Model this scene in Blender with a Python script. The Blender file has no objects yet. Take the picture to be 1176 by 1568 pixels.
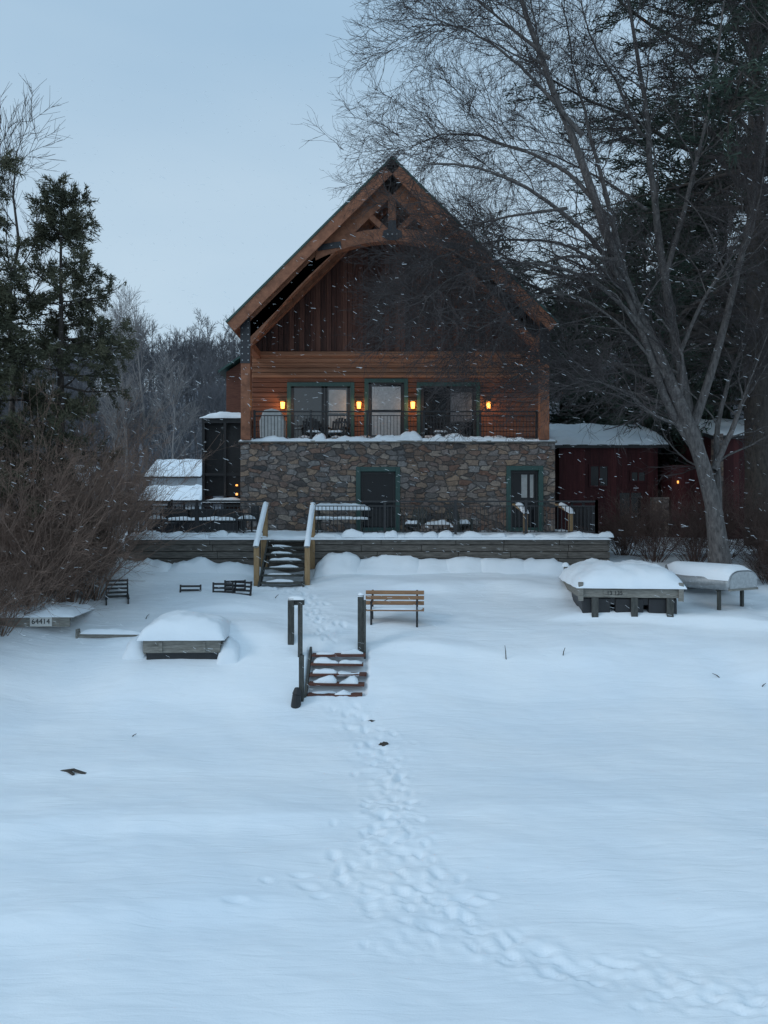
import bpy, math, numpy as np
from mathutils import Vector, Matrix
rng = np.random.default_rng(7)
S = bpy.context.scene
COL = S.collection

# ------------------------------------------------------------------ helpers
def link(o, parent=None):
    COL.objects.link(o)
    if parent is not None: o.parent = parent
    return o
def empty(name, loc=(0,0,0), rz=0):
    e = bpy.data.objects.new(name, None); e.location = loc; e.rotation_euler[2] = rz
    e.empty_display_size = 0.3
    return link(e)
def np_mesh(name, V, F, mat, smooth=False, parent=None):
    me = bpy.data.meshes.new(name)
    V = np.asarray(V, dtype=np.float32); F = np.asarray(F, dtype=np.int32)
    m, k = F.shape
    me.vertices.add(len(V)); me.vertices.foreach_set('co', V.ravel())
    me.loops.add(m*k); me.loops.foreach_set('vertex_index', F.ravel())
    me.polygons.add(m)
    me.polygons.foreach_set('loop_start', np.arange(0, m*k, k, dtype=np.int32))
    try: me.polygons.foreach_set('loop_total', np.full(m, k, dtype=np.int32))
    except Exception: pass
    if smooth: me.polygons.foreach_set('use_smooth', np.ones(m, dtype=bool))
    me.update(calc_edges=True); me.validate()
    if mat: me.materials.append(mat)
    o = bpy.data.objects.new(name, me)
    return link(o, parent)

class MB:
    def __init__(s): s.V=[]; s.F=[]
    def box(s,x0,x1,y0,y1,z0,z1):
        b=len(s.V)
        s.V += [(x0,y0,z0),(x1,y0,z0),(x1,y1,z0),(x0,y1,z0),(x0,y0,z1),(x1,y0,z1),(x1,y1,z1),(x0,y1,z1)]
        s.F += [(b,b+3,b+2,b+1),(b+4,b+5,b+6,b+7),(b,b+1,b+5,b+4),(b+1,b+2,b+6,b+5),(b+2,b+3,b+7,b+6),(b+3,b,b+4,b+7)]
        return s
    def beam(s,p0,p1,w,h,up=(0,0,1)):
        p0=Vector(p0);p1=Vector(p1);d=(p1-p0).normalized();u=Vector(up)
        if abs(d.dot(u))>0.98: u=Vector((0,1,0))
        r=d.cross(u).normalized();u=r.cross(d).normalized()
        b=len(s.V)
        for p in (p0,p1):
            for a,c in ((-1,-1),(1,-1),(1,1),(-1,1)):
                s.V.append(tuple(p+r*(a*w/2)+u*(c*h/2)))
        s.F += [(b,b+1,b+2,b+3),(b+7,b+6,b+5,b+4),(b,b+4,b+5,b+1),(b+1,b+5,b+6,b+2),(b+2,b+6,b+7,b+3),(b+3,b+7,b+4,b)]
        return s
    def prism(s,pts,y0,y1):
        b=len(s.V);n=len(pts)
        for y in (y0,y1):
            for x,z in pts: s.V.append((x,y,z))
        s.F.append(tuple(range(b,b+n))); s.F.append(tuple(range(b+2*n-1,b+n-1,-1)))
        for i in range(n):
            j=(i+1)%n; s.F.append((b+i,b+n+i,b+n+j,b+j))
        return s
    def cyl(s,p0,p1,r0,r1=None,n=10):
        r1=r0 if r1 is None else r1
        p0=Vector(p0);p1=Vector(p1);d=(p1-p0).normalized();u=Vector((0,0,1))
        if abs(d.dot(u))>0.98:u=Vector((1,0,0))
        a=d.cross(u).normalized();c=a.cross(d);b=len(s.V)
        for p,r in((p0,r0),(p1,r1)):
            for i in range(n):
                t=2*math.pi*i/n; s.V.append(tuple(p+a*(r*math.cos(t))+c*(r*math.sin(t))))
        for i in range(n):
            j=(i+1)%n; s.F.append((b+i,b+j,b+n+j,b+n+i))
        s.F.append(tuple(range(b+n-1,b-1,-1)));s.F.append(tuple(range(b+n,b+2*n)))
        return s
    def obj(s,name,mat,parent=None,bevel=0,loc=(0,0,0),rz=0):
        me=bpy.data.meshes.new(name);me.from_pydata(s.V,[],s.F);me.update()
        me.materials.append(mat)
        o=bpy.data.objects.new(name,me);o.location=loc;o.rotation_euler[2]=rz
        link(o,parent)
        if bevel:
            m=o.modifiers.new('Bevel','BEVEL');m.width=bevel;m.segments=2;m.limit_method='ANGLE'
        return o

_tab = rng.random((256,256))
def vnoise(x,y):
    xi=np.floor(x).astype(int);yi=np.floor(y).astype(int);fx=x-xi;fy=y-yi
    fx=fx*fx*(3-2*fx);fy=fy*fy*(3-2*fy)
    a=_tab[xi%256,yi%256];b=_tab[(xi+1)%256,yi%256];c=_tab[xi%256,(yi+1)%256];d=_tab[(xi+1)%256,(yi+1)%256]
    return (a*(1-fx)+b*fx)*(1-fy)+(c*(1-fx)+d*fx)*fy-0.5
def fbm(x,y,o=4):
    r=0;a=1
    for i in range(o):
        r=r+a*vnoise(x+17.3*i,y+9.1*i);x=x*2.03;y=y*2.03;a*=0.5
    return r
def sst(t): t=np.clip(t,0,1); return t*t*(3-2*t)

# ------------------------------------------------------------------ materials
def nmat(name):
    m=bpy.data.materials.new(name);m.use_nodes=True
    nt=m.node_tree;b=nt.nodes['Principled BSDF'];return m,nt,b
def N(nt,t,**kw):
    n=nt.nodes.new(t)
    for k,v in kw.items(): setattr(n,k,v)
    return n
def ramp(nt,stops):
    r=nt.nodes.new('ShaderNodeValToRGB');e=r.color_ramp.elements
    while len(e)<len(stops): e.new(0.5)
    for i,(p,c) in enumerate(stops): e[i].position=p;e[i].color=(*c,1)
    return r
def noisy(name,c0,c1,scale=(3,3,3),rough=0.8,bump=0.2,nscale=4,detail=6,dist=0.02,spec=0.3,metal=0):
    m,nt,b=nmat(name)
    tc=N(nt,'ShaderNodeTexCoord');mp=N(nt,'ShaderNodeMapping');mp.inputs['Scale'].default_value=scale
    nt.links.new(tc.outputs['Object'],mp.inputs[0])
    n=N(nt,'ShaderNodeTexNoise');n.inputs['Scale'].default_value=nscale;n.inputs['Detail'].default_value=detail
    n.inputs['Roughness'].default_value=0.65
    nt.links.new(mp.outputs[0],n.inputs['Vector'])
    r=ramp(nt,[(0.3,c0),(0.7,c1)]);nt.links.new(n.outputs['Fac'],r.inputs[0])
    nt.links.new(r.outputs[0],b.inputs['Base Color'])
    b.inputs['Roughness'].default_value=rough;b.inputs['Specular IOR Level'].default_value=spec;b.inputs['Metallic'].default_value=metal
    if bump:
        bp=N(nt,'ShaderNodeBump');bp.inputs['Strength'].default_value=bump;bp.inputs['Distance'].default_value=dist
        nt.links.new(n.outputs['Fac'],bp.inputs['Height']);nt.links.new(bp.outputs[0],b.inputs['Normal'])
    return m

def snow_mat(name,fine=True):
    m,nt,b=nmat(name)
    tc=N(nt,'ShaderNodeTexCoord')
    mp=N(nt,'ShaderNodeMapping');mp.inputs['Scale'].default_value=(0.6,3.6,1);mp.inputs['Rotation'].default_value=(0,0,math.radians(-14))
    nt.links.new(tc.outputs['Object'],mp.inputs[0])
    n=N(nt,'ShaderNodeTexNoise');n.inputs['Scale'].default_value=2.0;n.inputs['Detail'].default_value=8;n.inputs['Roughness'].default_value=0.52
    n.inputs['Distortion'].default_value=0.7
    nt.links.new(mp.outputs[0],n.inputs['Vector'])
    n2=N(nt,'ShaderNodeTexNoise');n2.inputs['Scale'].default_value=0.5;n2.inputs['Detail'].default_value=5
    nt.links.new(tc.outputs['Object'],n2.inputs['Vector'])
    n3=N(nt,'ShaderNodeTexNoise');n3.inputs['Scale'].default_value=45;n3.inputs['Detail'].default_value=3
    nt.links.new(tc.outputs['Object'],n3.inputs['Vector'])
    r=ramp(nt,[(0.3,(0.79,0.86,0.92)),(0.7,(0.87,0.91,0.94))]);nt.links.new(n2.outputs['Fac'],r.inputs[0])
    nt.links.new(r.outputs[0],b.inputs['Base Color'])
    b.inputs['Roughness'].default_value=0.65;b.inputs['Specular IOR Level'].default_value=0.25
    b1=N(nt,'ShaderNodeBump');b1.inputs['Strength'].default_value=0.45 if fine else 0.2;b1.inputs['Distance'].default_value=0.05
    b2=N(nt,'ShaderNodeBump');b2.inputs['Strength'].default_value=0.25;b2.inputs['Distance'].default_value=0.01
    nt.links.new(n.outputs['Fac'],b1.inputs['Height']);nt.links.new(n3.outputs['Fac'],b2.inputs['Height'])
    nt.links.new(b1.outputs[0],b2.inputs['Normal']);nt.links.new(b2.outputs[0],b.inputs['Normal'])
    return m
M_snow=snow_mat('snow');M_snowcap=snow_mat('snow_cap',False)

def stone_mat():
    m,nt,b=nmat('fieldstone')
    tc=N(nt,'ShaderNodeTexCoord');sp=N(nt,'ShaderNodeSeparateXYZ');nt.links.new(tc.outputs['Object'],sp.inputs[0])
    ad=N(nt,'ShaderNodeMath',operation='ADD');nt.links.new(sp.outputs[0],ad.inputs[0]);nt.links.new(sp.outputs[1],ad.inputs[1])
    sx=N(nt,'ShaderNodeMath',operation='MULTIPLY');sx.inputs[1].default_value=2.9;nt.links.new(ad.outputs[0],sx.inputs[0])
    sz=N(nt,'ShaderNodeMath',operation='MULTIPLY');sz.inputs[1].default_value=5.4;nt.links.new(sp.outputs[2],sz.inputs[0])
    cb=N(nt,'ShaderNodeCombineXYZ');nt.links.new(sx.outputs[0],cb.inputs[0]);nt.links.new(sz.outputs[0],cb.inputs[1])
    nz=N(nt,'ShaderNodeTexNoise');nz.inputs['Scale'].default_value=1.1;nz.inputs['Detail'].default_value=4
    nt.links.new(cb.outputs[0],nz.inputs['Vector'])
    mx=N(nt,'ShaderNodeVectorMath',operation='MULTIPLY_ADD');mx.inputs[1].default_value=(0.9,0.6,0)
    nt.links.new(nz.outputs['Color'],mx.inputs[0]);nt.links.new(cb.outputs[0],mx.inputs[2])
    v=N(nt,'ShaderNodeTexVoronoi',voronoi_dimensions='2D',distance='CHEBYCHEV');v.inputs['Randomness'].default_value=0.9;v.inputs['Scale'].default_value=1
    ve=N(nt,'ShaderNodeTexVoronoi',voronoi_dimensions='2D',feature='F2',distance='CHEBYCHEV');ve.inputs['Randomness'].default_value=0.9;ve.inputs['Scale'].default_value=1
    nt.links.new(mx.outputs[0],v.inputs['Vector']);nt.links.new(mx.outputs[0],ve.inputs['Vector'])
    df=N(nt,'ShaderNodeMath',operation='SUBTRACT');nt.links.new(ve.outputs['Distance'],df.inputs[0]);nt.links.new(v.outputs['Distance'],df.inputs[1])
    edge=ramp(nt,[(0.02,(0,0,0)),(0.12,(1,1,1))]);nt.links.new(df.outputs[0],edge.inputs[0])
    sc=N(nt,'ShaderNodeSeparateColor');nt.links.new(v.outputs['Color'],sc.inputs[0])
    cr=ramp(nt,[(0.0,(0.07,0.07,0.072)),(0.18,(0.24,0.165,0.125)),(0.38,(0.16,0.155,0.155)),(0.53,(0.33,0.23,0.16)),(0.68,(0.26,0.25,0.245)),(0.84,(0.20,0.115,0.085)),(1.0,(0.38,0.33,0.28))])
    nt.links.new(sc.outputs[0],cr.inputs[0])
    n2=N(nt,'ShaderNodeTexNoise');n2.inputs['Scale'].default_value=11;n2.inputs['Detail'].default_value=8;n2.inputs['Roughness'].default_value=0.75
    nt.links.new(tc.outputs['Object'],n2.inputs['Vector'])
    r2=ramp(nt,[(0.3,(0.45,0.45,0.45)),(0.7,(1.35,1.35,1.35))]);nt.links.new(n2.outputs['Fac'],r2.inputs[0])
    mu=N(nt,'ShaderNodeMix',data_type='RGBA',blend_type='MULTIPLY');mu.inputs[0].default_value=1
    nt.links.new(cr.outputs[0],mu.inputs[6]);nt.links.new(r2.outputs[0],mu.inputs[7])
    mo=N(nt,'ShaderNodeMix',data_type='RGBA');mo.inputs[6].default_value=(0.13,0.125,0.12,1)
    nt.links.new(edge.outputs[0],mo.inputs[0]);nt.links.new(mu.outputs[2],mo.inputs[7])
    nt.links.new(mo.outputs[2],b.inputs['Base Color']);b.inputs['Roughness'].default_value=0.9
    hm=N(nt,'ShaderNodeMath',operation='MULTIPLY_ADD');hm.inputs[1].default_value=0.6
    nt.links.new(n2.outputs['Fac'],hm.inputs[0]);nt.links.new(edge.outputs[0],hm.inputs[2])
    bp=N(nt,'ShaderNodeBump');bp.inputs['Strength'].default_value=1.0;bp.inputs['Distance'].default_value=0.07
    nt.links.new(hm.outputs[0],bp.inputs['Height']);nt.links.new(bp.outputs[0],b.inputs['Normal'])
    return m
M_stone=stone_mat()
def board_mat(name,axis,width,c0,c1,c2):
    m,nt,b=nmat(name)
    tc=N(nt,'ShaderNodeTexCoord');sp=N(nt,'ShaderNodeSeparateXYZ');nt.links.new(tc.outputs['Object'],sp.inputs[0])
    dv=N(nt,'ShaderNodeMath',operation='DIVIDE');dv.inputs[1].default_value=width;nt.links.new(sp.outputs[axis],dv.inputs[0])
    fl=N(nt,'ShaderNodeMath',operation='FLOOR');nt.links.new(dv.outputs[0],fl.inputs[0])
    wn=N(nt,'ShaderNodeTexWhiteNoise',noise_dimensions='1D');nt.links.new(fl.outputs[0],wn.inputs['W'])
    mp=N(nt,'ShaderNodeMapping');mp.inputs['Scale'].default_value=(9,9,0.7) if axis==0 else (0.7,9,9)
    nt.links.new(tc.outputs['Object'],mp.inputs[0])
    n=N(nt,'ShaderNodeTexNoise');n.inputs['Scale'].default_value=1.6;n.inputs['Detail'].default_value=8;n.inputs['Roughness'].default_value=0.7
    nt.links.new(mp.outputs[0],n.inputs['Vector'])
    mt=N(nt,'ShaderNodeMath',operation='MULTIPLY_ADD');mt.inputs[1].default_value=0.55
    nt.links.new(wn.outputs['Value'],mt.inputs[0])
    m3=N(nt,'ShaderNodeMath',operation='MULTIPLY_ADD');m3.inputs[1].default_value=1.3;m3.inputs[2].default_value=-0.45
    nt.links.new(n.outputs['Fac'],m3.inputs[0]);nt.links.new(m3.outputs[0],mt.inputs[2])
    r=ramp(nt,[(0.1,c0),(0.5,c1),(0.9,c2)]);nt.links.new(mt.outputs[0],r.inputs[0])
    nt.links.new(r.outputs[0],b.inputs['Base Color']);b.inputs['Roughness'].default_value=0.7;b.inputs['Specular IOR Level'].default_value=0.3
    bp=N(nt,'ShaderNodeBump');bp.inputs['Strength'].default_value=0.3;bp.inputs['Distance'].default_value=0.02
    nt.links.new(n.outputs['Fac'],bp.inputs['Height']);nt.links.new(bp.outputs[0],b.inputs['Normal'])
    return m
M_timber=noisy('stained_timber',(0.17,0.072,0.042),(0.37,0.16,0.09),(1.2,1.2,1.2),0.6,0.15)
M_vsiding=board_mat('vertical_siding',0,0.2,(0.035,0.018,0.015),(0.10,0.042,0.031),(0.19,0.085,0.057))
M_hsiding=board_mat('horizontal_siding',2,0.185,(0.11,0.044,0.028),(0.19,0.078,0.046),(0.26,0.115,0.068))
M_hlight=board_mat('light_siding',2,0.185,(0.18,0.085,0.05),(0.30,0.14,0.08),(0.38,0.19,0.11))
M_soffit=board_mat('soffit_boards',1,0.15,(0.12,0.055,0.035),(0.20,0.09,0.056),(0.28,0.135,0.085))
M_redwood=noisy('side_siding',(0.09,0.035,0.025),(0.16,0.065,0.042),(1,1,6),0.7,0.2)
M_green=noisy('green_trim',(0.018,0.06,0.055),(0.03,0.085,0.075),(2,2,2),0.45,0.05,spec=0.5)
M_black=noisy('black_metal',(0.010,0.011,0.013),(0.02,0.021,0.024),(2,2,2),0.5,0.0,spec=0.5)
M_plate=noisy('steel_plate',(0.018,0.02,0.026),(0.035,0.038,0.045),(4,4,4),0.45,0.05,spec=0.5)
M_gray=noisy('weathered_wood',(0.12,0.115,0.10),(0.30,0.29,0.26),(1,5,8),0.85,0.3)
M_dkwood=noisy('dark_treated_wood',(0.035,0.04,0.038),(0.10,0.10,0.092),(6,6,1.2),0.85,0.3)
M_tim2=noisy('retaining_timber',(0.05,0.046,0.042),(0.19,0.175,0.155),(0.8,5,7),0.9,0.4)
M_pine=noisy('new_pine_wood',(0.24,0.15,0.075),(0.38,0.26,0.14),(5,5,1),0.75,0.2)
M_redst=noisy('stair_tread_wood',(0.08,0.035,0.028),(0.16,0.07,0.05),(1,6,6),0.8,0.3)
M_bench=noisy('bench_slat_wood',(0.20,0.11,0.06),(0.34,0.19,0.10),(1,6,6),0.65,0.15)
M_bark=noisy('bare_tree_bark',(0.05,0.046,0.045),(0.17,0.155,0.148),(3,3,1),0.95,0.8,nscale=5,dist=0.06)
M_twig=noisy('bare_tree_twigs',(0.035,0.031,0.032),(0.095,0.082,0.08),(1,1,1),0.95,0,nscale=0.8)
M_pbark=noisy('pine_bark',(0.035,0.03,0.027),(0.09,0.075,0.065),(3,3,1),0.95,0.6,nscale=4,dist=0.05)
M_needle=noisy('pine_needles',(0.017,0.029,0.023),(0.055,0.08,0.056),(1,1,1),0.75,0,nscale=0.9)  # greens lifted slightly, softening the blacks in place of haze
M_cedar=noisy('cedar_foliage',(0.038,0.045,0.030),(0.12,0.115,0.07),(1,1,1),0.8,0,nscale=1.1)
M_shrub=noisy('shrub_twigs',(0.13,0.088,0.070),(0.27,0.185,0.145),(1,1,1),0.9,0,nscale=0.8)
M_brush=noisy('dark_brush_twigs',(0.07,0.048,0.042),(0.15,0.10,0.085),(1,1,1),0.9,0,nscale=0.8)
M_far=noisy('hazed_distant_bark',(0.085,0.087,0.098),(0.165,0.167,0.18),(1,1,1),0.95,0,nscale=0.06)  # bark lightened to paint in the haze of distance
M_far2=noisy('pale_bark',(0.17,0.16,0.16),(0.3,0.28,0.27),(1,1,1),0.95,0,nscale=0.5)
M_hill=noisy('hazed_hill_floor',(0.075,0.077,0.085),(0.24,0.26,0.30),(1,1,1),1,0,nscale=0.09,detail=8)  # hill colour raised along with the far trees, haze put into the colour
M_barn=board_mat('barn_red_boards',0,0.22,(0.045,0.012,0.014),(0.08,0.020,0.022),(0.12,0.032,0.032))
M_white=noisy('white_siding',(0.32,0.34,0.36),(0.42,0.44,0.46),(1,1,8),0.7,0.1)
M_cover=noisy('grey_cover',(0.34,0.36,0.36),(0.46,0.48,0.48),(2,2,2),0.8,0.3)
M_alu=noisy('aluminium_hull',(0.30,0.32,0.33),(0.45,0.47,0.48),(3,3,3),0.42,0.1,metal=0.6)
M_rock=noisy('dark_rock',(0.03,0.028,0.025),(0.09,0.08,0.07),(3,3,3),0.9,0.6)
M_curt=noisy('curtain',(0.10,0.11,0.12),(0.20,0.21,0.225),(10,1,0.3),0.9,0.3)
M_sign=noisy('sign_white',(0.5,0.5,0.48),(0.6,0.6,0.57),(3,3,3),0.6,0)
def glass(name,spec):
    m,nt,b=nmat(name)
    b.inputs['Base Color'].default_value=(0.012,0.015,0.019,1);b.inputs['Roughness'].default_value=0.05;b.inputs['Specular IOR Level'].default_value=spec
    n=N(nt,'ShaderNodeTexNoise');n.inputs['Scale'].default_value=1.2
    t=N(nt,'ShaderNodeTexCoord');nt.links.new(t.outputs['Object'],n.inputs['Vector'])
    bb=N(nt,'ShaderNodeBump');bb.inputs['Strength'].default_value=0.2;bb.inputs['Distance'].default_value=0.03
    nt.links.new(n.outputs['Fac'],bb.inputs['Height']);nt.links.new(bb.outputs[0],b.inputs['Normal']);return m
M_glass=glass('window_glass',1.0);M_glass2=glass('dark_window_glass',0.25)
m,nt,b=nmat('lamp_glow');M_lamp=m
b.inputs['Base Color'].default_value=(1,0.5,0.15,1);b.inputs['Emission Color'].default_value=(1,0.36,0.07,1);b.inputs['Emission Strength'].default_value=2.2

# ------------------------------------------------------------------ terrain
Ys=[-20,7,12,15,16.2,17.5,18.5,20,21.8,23,24,30,45,400]
Zs=[0.2,0.3,0.5,0.72,1.0,1.85,2.25,2.58,3.02,3.42,3.6,3.9,4.0,4.0]
def H0(x,y):
    x=np.asarray(x,float);y=np.asarray(y,float)
    yy=y+0.5*vnoise(x*0.22+3,y*0.05)*sst((y-11)/4)
    z=0.6*np.interp(yy,Ys,Zs)+0.2*np.interp(yy-0.3,Ys,Zs)+0.2*np.interp(yy+0.3,Ys,Zs)
    near=sst((y-13)/4)*(1-sst((y-24)/4))
    z=z+0.5*sst((-x-6.8)/3.5)*near
    z=z-0.42*np.exp(-((x+2.87)/0.9)**2-((y-22.6)/0.9)**2)
    z=z-0.16*(sst((x+1.75)/0.1)*(1-sst((x+0.42)/0.1)))*sst((y-16.2)/0.15)*(1-sst((y-17.45)/0.15))
    return z
def saw(t,a=0.2):
    f=t-np.floor(t);return np.where(f<a,sst(f/a),1-sst((f-a)/(1-a)))
def Hn(x,y):
    z=H0(x,y)
    amp=1-0.7*sst((y-23)/4)
    z=z+amp*(0.14*fbm(x*0.3,y*0.45,3)+0.03*fbm(x*1.3+5,y*2.2,3))
    bank=sst((y-15.5)/1.5)*amp
    m1=sst(fbm(x*0.28+2,y*0.35+7,2)*2.5+0.5)
    z=z+bank*m1*0.19*saw((y+1.3*vnoise(x*0.25,y*0.1+4)+0.06*x)/1.7,0.14)
    m2=sst(fbm(x*0.15+12,y*0.2+1,2)*2.2+0.3)*(1-bank)
    z=z+m2*0.085*saw((y+2.2*vnoise(x*0.18+8,y*0.12)-0.18*x)/2.6)
    c,s_=math.cos(0.22),math.sin(0.22);u=x*c+y*s_;v=-x*s_+y*c
    r=np.abs(fbm(u*0.55+40,v*2.4,4))
    z=z+amp*0.03*(0.3-r)*sst(fbm(x*0.2+9,y*0.25,2)*2+0.5)
    return z
def gz(x,y): return float(Hn(np.array([x]),np.array([y]))[0])
def axis(lo,hi,step,far_lo,far_hi,g=1.12):
    a=list(np.arange(lo,hi+1e-6,step));s=step
    x=hi
    while x<far_hi: s*=g;x+=s;a.append(min(x,far_hi))
    s=step;x=lo;b=[]
    while x>far_lo: s*=g;x-=s;b.append(max(x,far_lo))
    return np.array(b[::-1]+a)
gx=axis(-9.5,10.5,0.04,-300,300)
ya=np.arange(6.2,12,0.03);yb=np.arange(12,24,0.05)
ys=list(np.concatenate([ya,yb]));s=0.05;y=ys[-1]
while y<400: s*=1.12;y+=s;ys.append(y)
pre=[];s=0.03;y=6.2
while y>-20: s*=1.3;y-=s;pre.append(y)
gy=np.array(pre[::-1]+ys)
GX,GY=np.meshgrid(gx,gy);GZ=Hn(GX,GY)
def trail(pts,n,lat,seed):
    r=np.random.default_rng(seed);pts=np.array(pts,float)
    seg=np.linalg.norm(np.diff(pts,axis=0),axis=1);cum=np.concatenate([[0],np.cumsum(seg)])
    out=[]
    for i in range(n):
        d=cum[-1]*(i+r.uniform(0,1))/n
        k=min(np.searchsorted(cum,d,side='right')-1,len(seg)-1);t=(d-cum[k])/seg[k]
        p=pts[k]*(1-t)+pts[k+1]*t;dr=(pts[k+1]-pts[k])/seg[k]
        q=p+np.array([-dr[1],dr[0]])*(r.normal(0,lat)+(0.11 if i%2 else -0.11))
        out.append((q[0],q[1],math.atan2(dr[1],dr[0])+r.normal(0,0.3),r.uniform(0.6,1.0)))
    return out
path=[(3.6,7.45),(2.5,7.7),(1.5,8.1),(0.75,8.9),(0.3,10.0),(0.1,11.5),(0.05,13.2),(-0.2,14.6),(-0.9,16.0)]
path2=[(0.3,8.2),(-0.1,9.2),(-0.2,10.3),(0.05,12.0)]
path3=[(-1.7,9.4),(-0.7,9.3),(0.2,9.2),(1.4,9.1)]
up=[(-1.25,17.6),(-1.55,18.8),(-1.9,20.2),(-2.5,21.2),(-2.9,21.8)]
prints=trail(path,84,0.24,1)+trail(path2,26,0.3,2)+trail(path3,14,0.12,3)+trail(up,36,0.2,4)
def pdist(pts):
    D=np.full(GX.shape,1e9);pts=np.array(pts)
    for a,b_ in zip(pts[:-1],pts[1:]):
        d=b_-a;L=(d**2).sum();t=np.clip(((GX-a[0])*d[0]+(GY-a[1])*d[1])/L,0,1)
        D=np.minimum(D,np.hypot(GX-a[0]-t*d[0],GY-a[1]-t*d[1]))
    return D
mask=np.maximum(np.exp(-(pdist(path)/0.45)**2),np.exp(-(pdist(up)/0.35)**2))
mask=np.maximum(mask,0.6*np.exp(-(pdist(path2)/0.4)**2))
GZ+=mask*(-0.012+0.05*fbm(GX*7,GY*7,3))
for (px,py,a,sc) in prints:
    i0,i1=np.searchsorted(gx,[px-0.45,px+0.45]);j0,j1=np.searchsorted(gy,[py-0.45,py+0.45])
    X=GX[j0:j1,i0:i1]-px;Y=GY[j0:j1,i0:i1]-py
    u=(X*math.cos(a)+Y*math.sin(a))/(0.15*sc);v=(-X*math.sin(a)+Y*math.cos(a))/(0.075*sc)
    r=np.sqrt(u*u+v*v)*(1+0.5*fbm(GX[j0:j1,i0:i1]*9,GY[j0:j1,i0:i1]*9,2))
    up_=1.6 if py>16 else 1
    GZ[j0:j1,i0:i1]+=up_*(-0.036*sc*(1-sst((r-0.3)/0.9))+0.008*np.exp(-((r-1.5)/0.4)**2))
nx,ny=len(gx),len(gy)
idx=np.arange(nx*ny).reshape(ny,nx)
F=np.stack([idx[:-1,:-1],idx[:-1,1:],idx[1:,1:],idx[1:,:-1]],-1).reshape(-1,4)
np_mesh('snow_ground',np.stack([GX,GY,GZ],-1).reshape(-1,3),F,M_snow,True)

def hillz(x,y):
    rid=28+3*np.sin(x*0.021+0.6)+6*fbm(x*0.018+3,y*0.01,3)+0.07*x
    return 3.2+rid*sst((y-62)/100)*(1-0.3*sst((y-165)/120))
hx=np.linspace(-260,260,150);hy=np.linspace(58,330,90)
HX,HY=np.meshgrid(hx,hy);HZ=hillz(HX,HY)
idx=np.arange(150*90).reshape(90,150)
np_mesh('wooded_hill',np.stack([HX,HY,HZ],-1).reshape(-1,3),np.stack([idx[:-1,:-1],idx[:-1,1:],idx[1:,1:],idx[1:,:-1]],-1).reshape(-1,4),M_hill,True)

# ------------------------------------------------------------------ snow pillows
def pillow(name,x0,x1,y0,y1,zf,h,parent=None,nse=0.25,p=6,res=0.06,seed=0,rz=0,loc=(0,0,0),drop=0.03):
    nx=max(6,min(160,int((x1-x0)/res)));ny=max(6,min(100,int((y1-y0)/res)))
    u=np.sin(np.linspace(-1,1,nx)*math.pi/2);v=np.sin(np.linspace(-1,1,ny)*math.pi/2)
    if nx>60: u=np.linspace(-1,1,nx)
    U,V=np.meshgrid(u,v)
    X=(x0+x1)/2+U*(x1-x0)/2;Y=(y0+y1)/2+V*(y1-y0)/2
    if callable(zf): B=zf(X,Y)
    else: B=np.full(X.shape,float(zf))
    prof=((1-np.abs(U)**p)*(1-np.abs(V)**p)).clip(0)**0.42
    Z=B-drop+prof*(h+drop)*(1+nse*2*fbm(X*1.8+seed,Y*1.8+seed*3,3)+nse*fbm(X*6+seed,Y*6,2))
    ed=fbm(X*2.5+seed,Y*2.5,2)*0.06*min(1,h*4)
    X=X+ed*np.sign(U)*(np.abs(U)>0.9);Y=Y+ed*np.sign(V)*(np.abs(V)>0.9)
    idx=np.arange(nx*ny).reshape(ny,nx)
    o=np_mesh(name,np.stack([X,Y,Z],-1).reshape(-1,3),np.stack([idx[:-1,:-1],idx[:-1,1:],idx[1:,1:],idx[1:,:-1]],-1).reshape(-1,4),M_snowcap,True,parent)
    o.location=loc;o.rotation_euler[2]=rz
    return o

# ------------------------------------------------------------------ lodge
L=empty('timber_frame_lodge')
CX=0.28;PK=17.02;EL=-5.35;ER=5.91;EZ=11.42
SW0,SW1=-4.97,5.92;YF=26.6;YW=29.0;YB=41.0
d1=(-0.97,0.56,6.56);d2=(4.23,5.51,6.60)
mb=MB();T=0.45
mb.box(SW0,d1[0],YF,YF+T,4.0,7.4).box(d1[1],d2[0],YF,YF+T,4.0,7.4).box(d2[1],SW1,YF,YF+T,4.0,7.4)
mb.box(d1[0],d1[1],YF,YF+T,d1[2],7.4).box(d2[0],d2[1],YF,YF+T,d2[2],7.4)
mb.box(SW0,SW0+T,YF+T,YB,4.0,7.4).box(SW1-T,SW1,YF+T,YB,4.0,7.4)
mb.obj('stone_base_walls',M_stone,L)
MB().box(SW0-0.06,SW1+0.06,YF-0.07,YF+0.6,7.402,7.47).obj('stone_wall_coping',M_gray,L,0.01)
MB().box(SW0+0.46,SW1-0.46,YF+0.61,YW+0.3,7.2,7.38).obj('balcony_floor',M_gray,L)
pillow('balcony_snow',SW0-0.05,SW1+0.05,YF-0.08,YW-0.3,7.47,0.13,L,0.5,p=10,seed=3)
rr=np.random.default_rng(5)
for i in range(16):
    x=rr.uniform(-0.9,3.2) if i<9 else rr.uniform(SW0+0.3,SW1-0.3);w=rr.uniform(0.15,0.4)
    pillow('rail_snow_lump',x-w,x+w,YF-0.05,YF+0.35,7.5,rr.uniform(0.12,0.30),L,0.3,p=2.5,seed=i,res=0.04)
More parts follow.
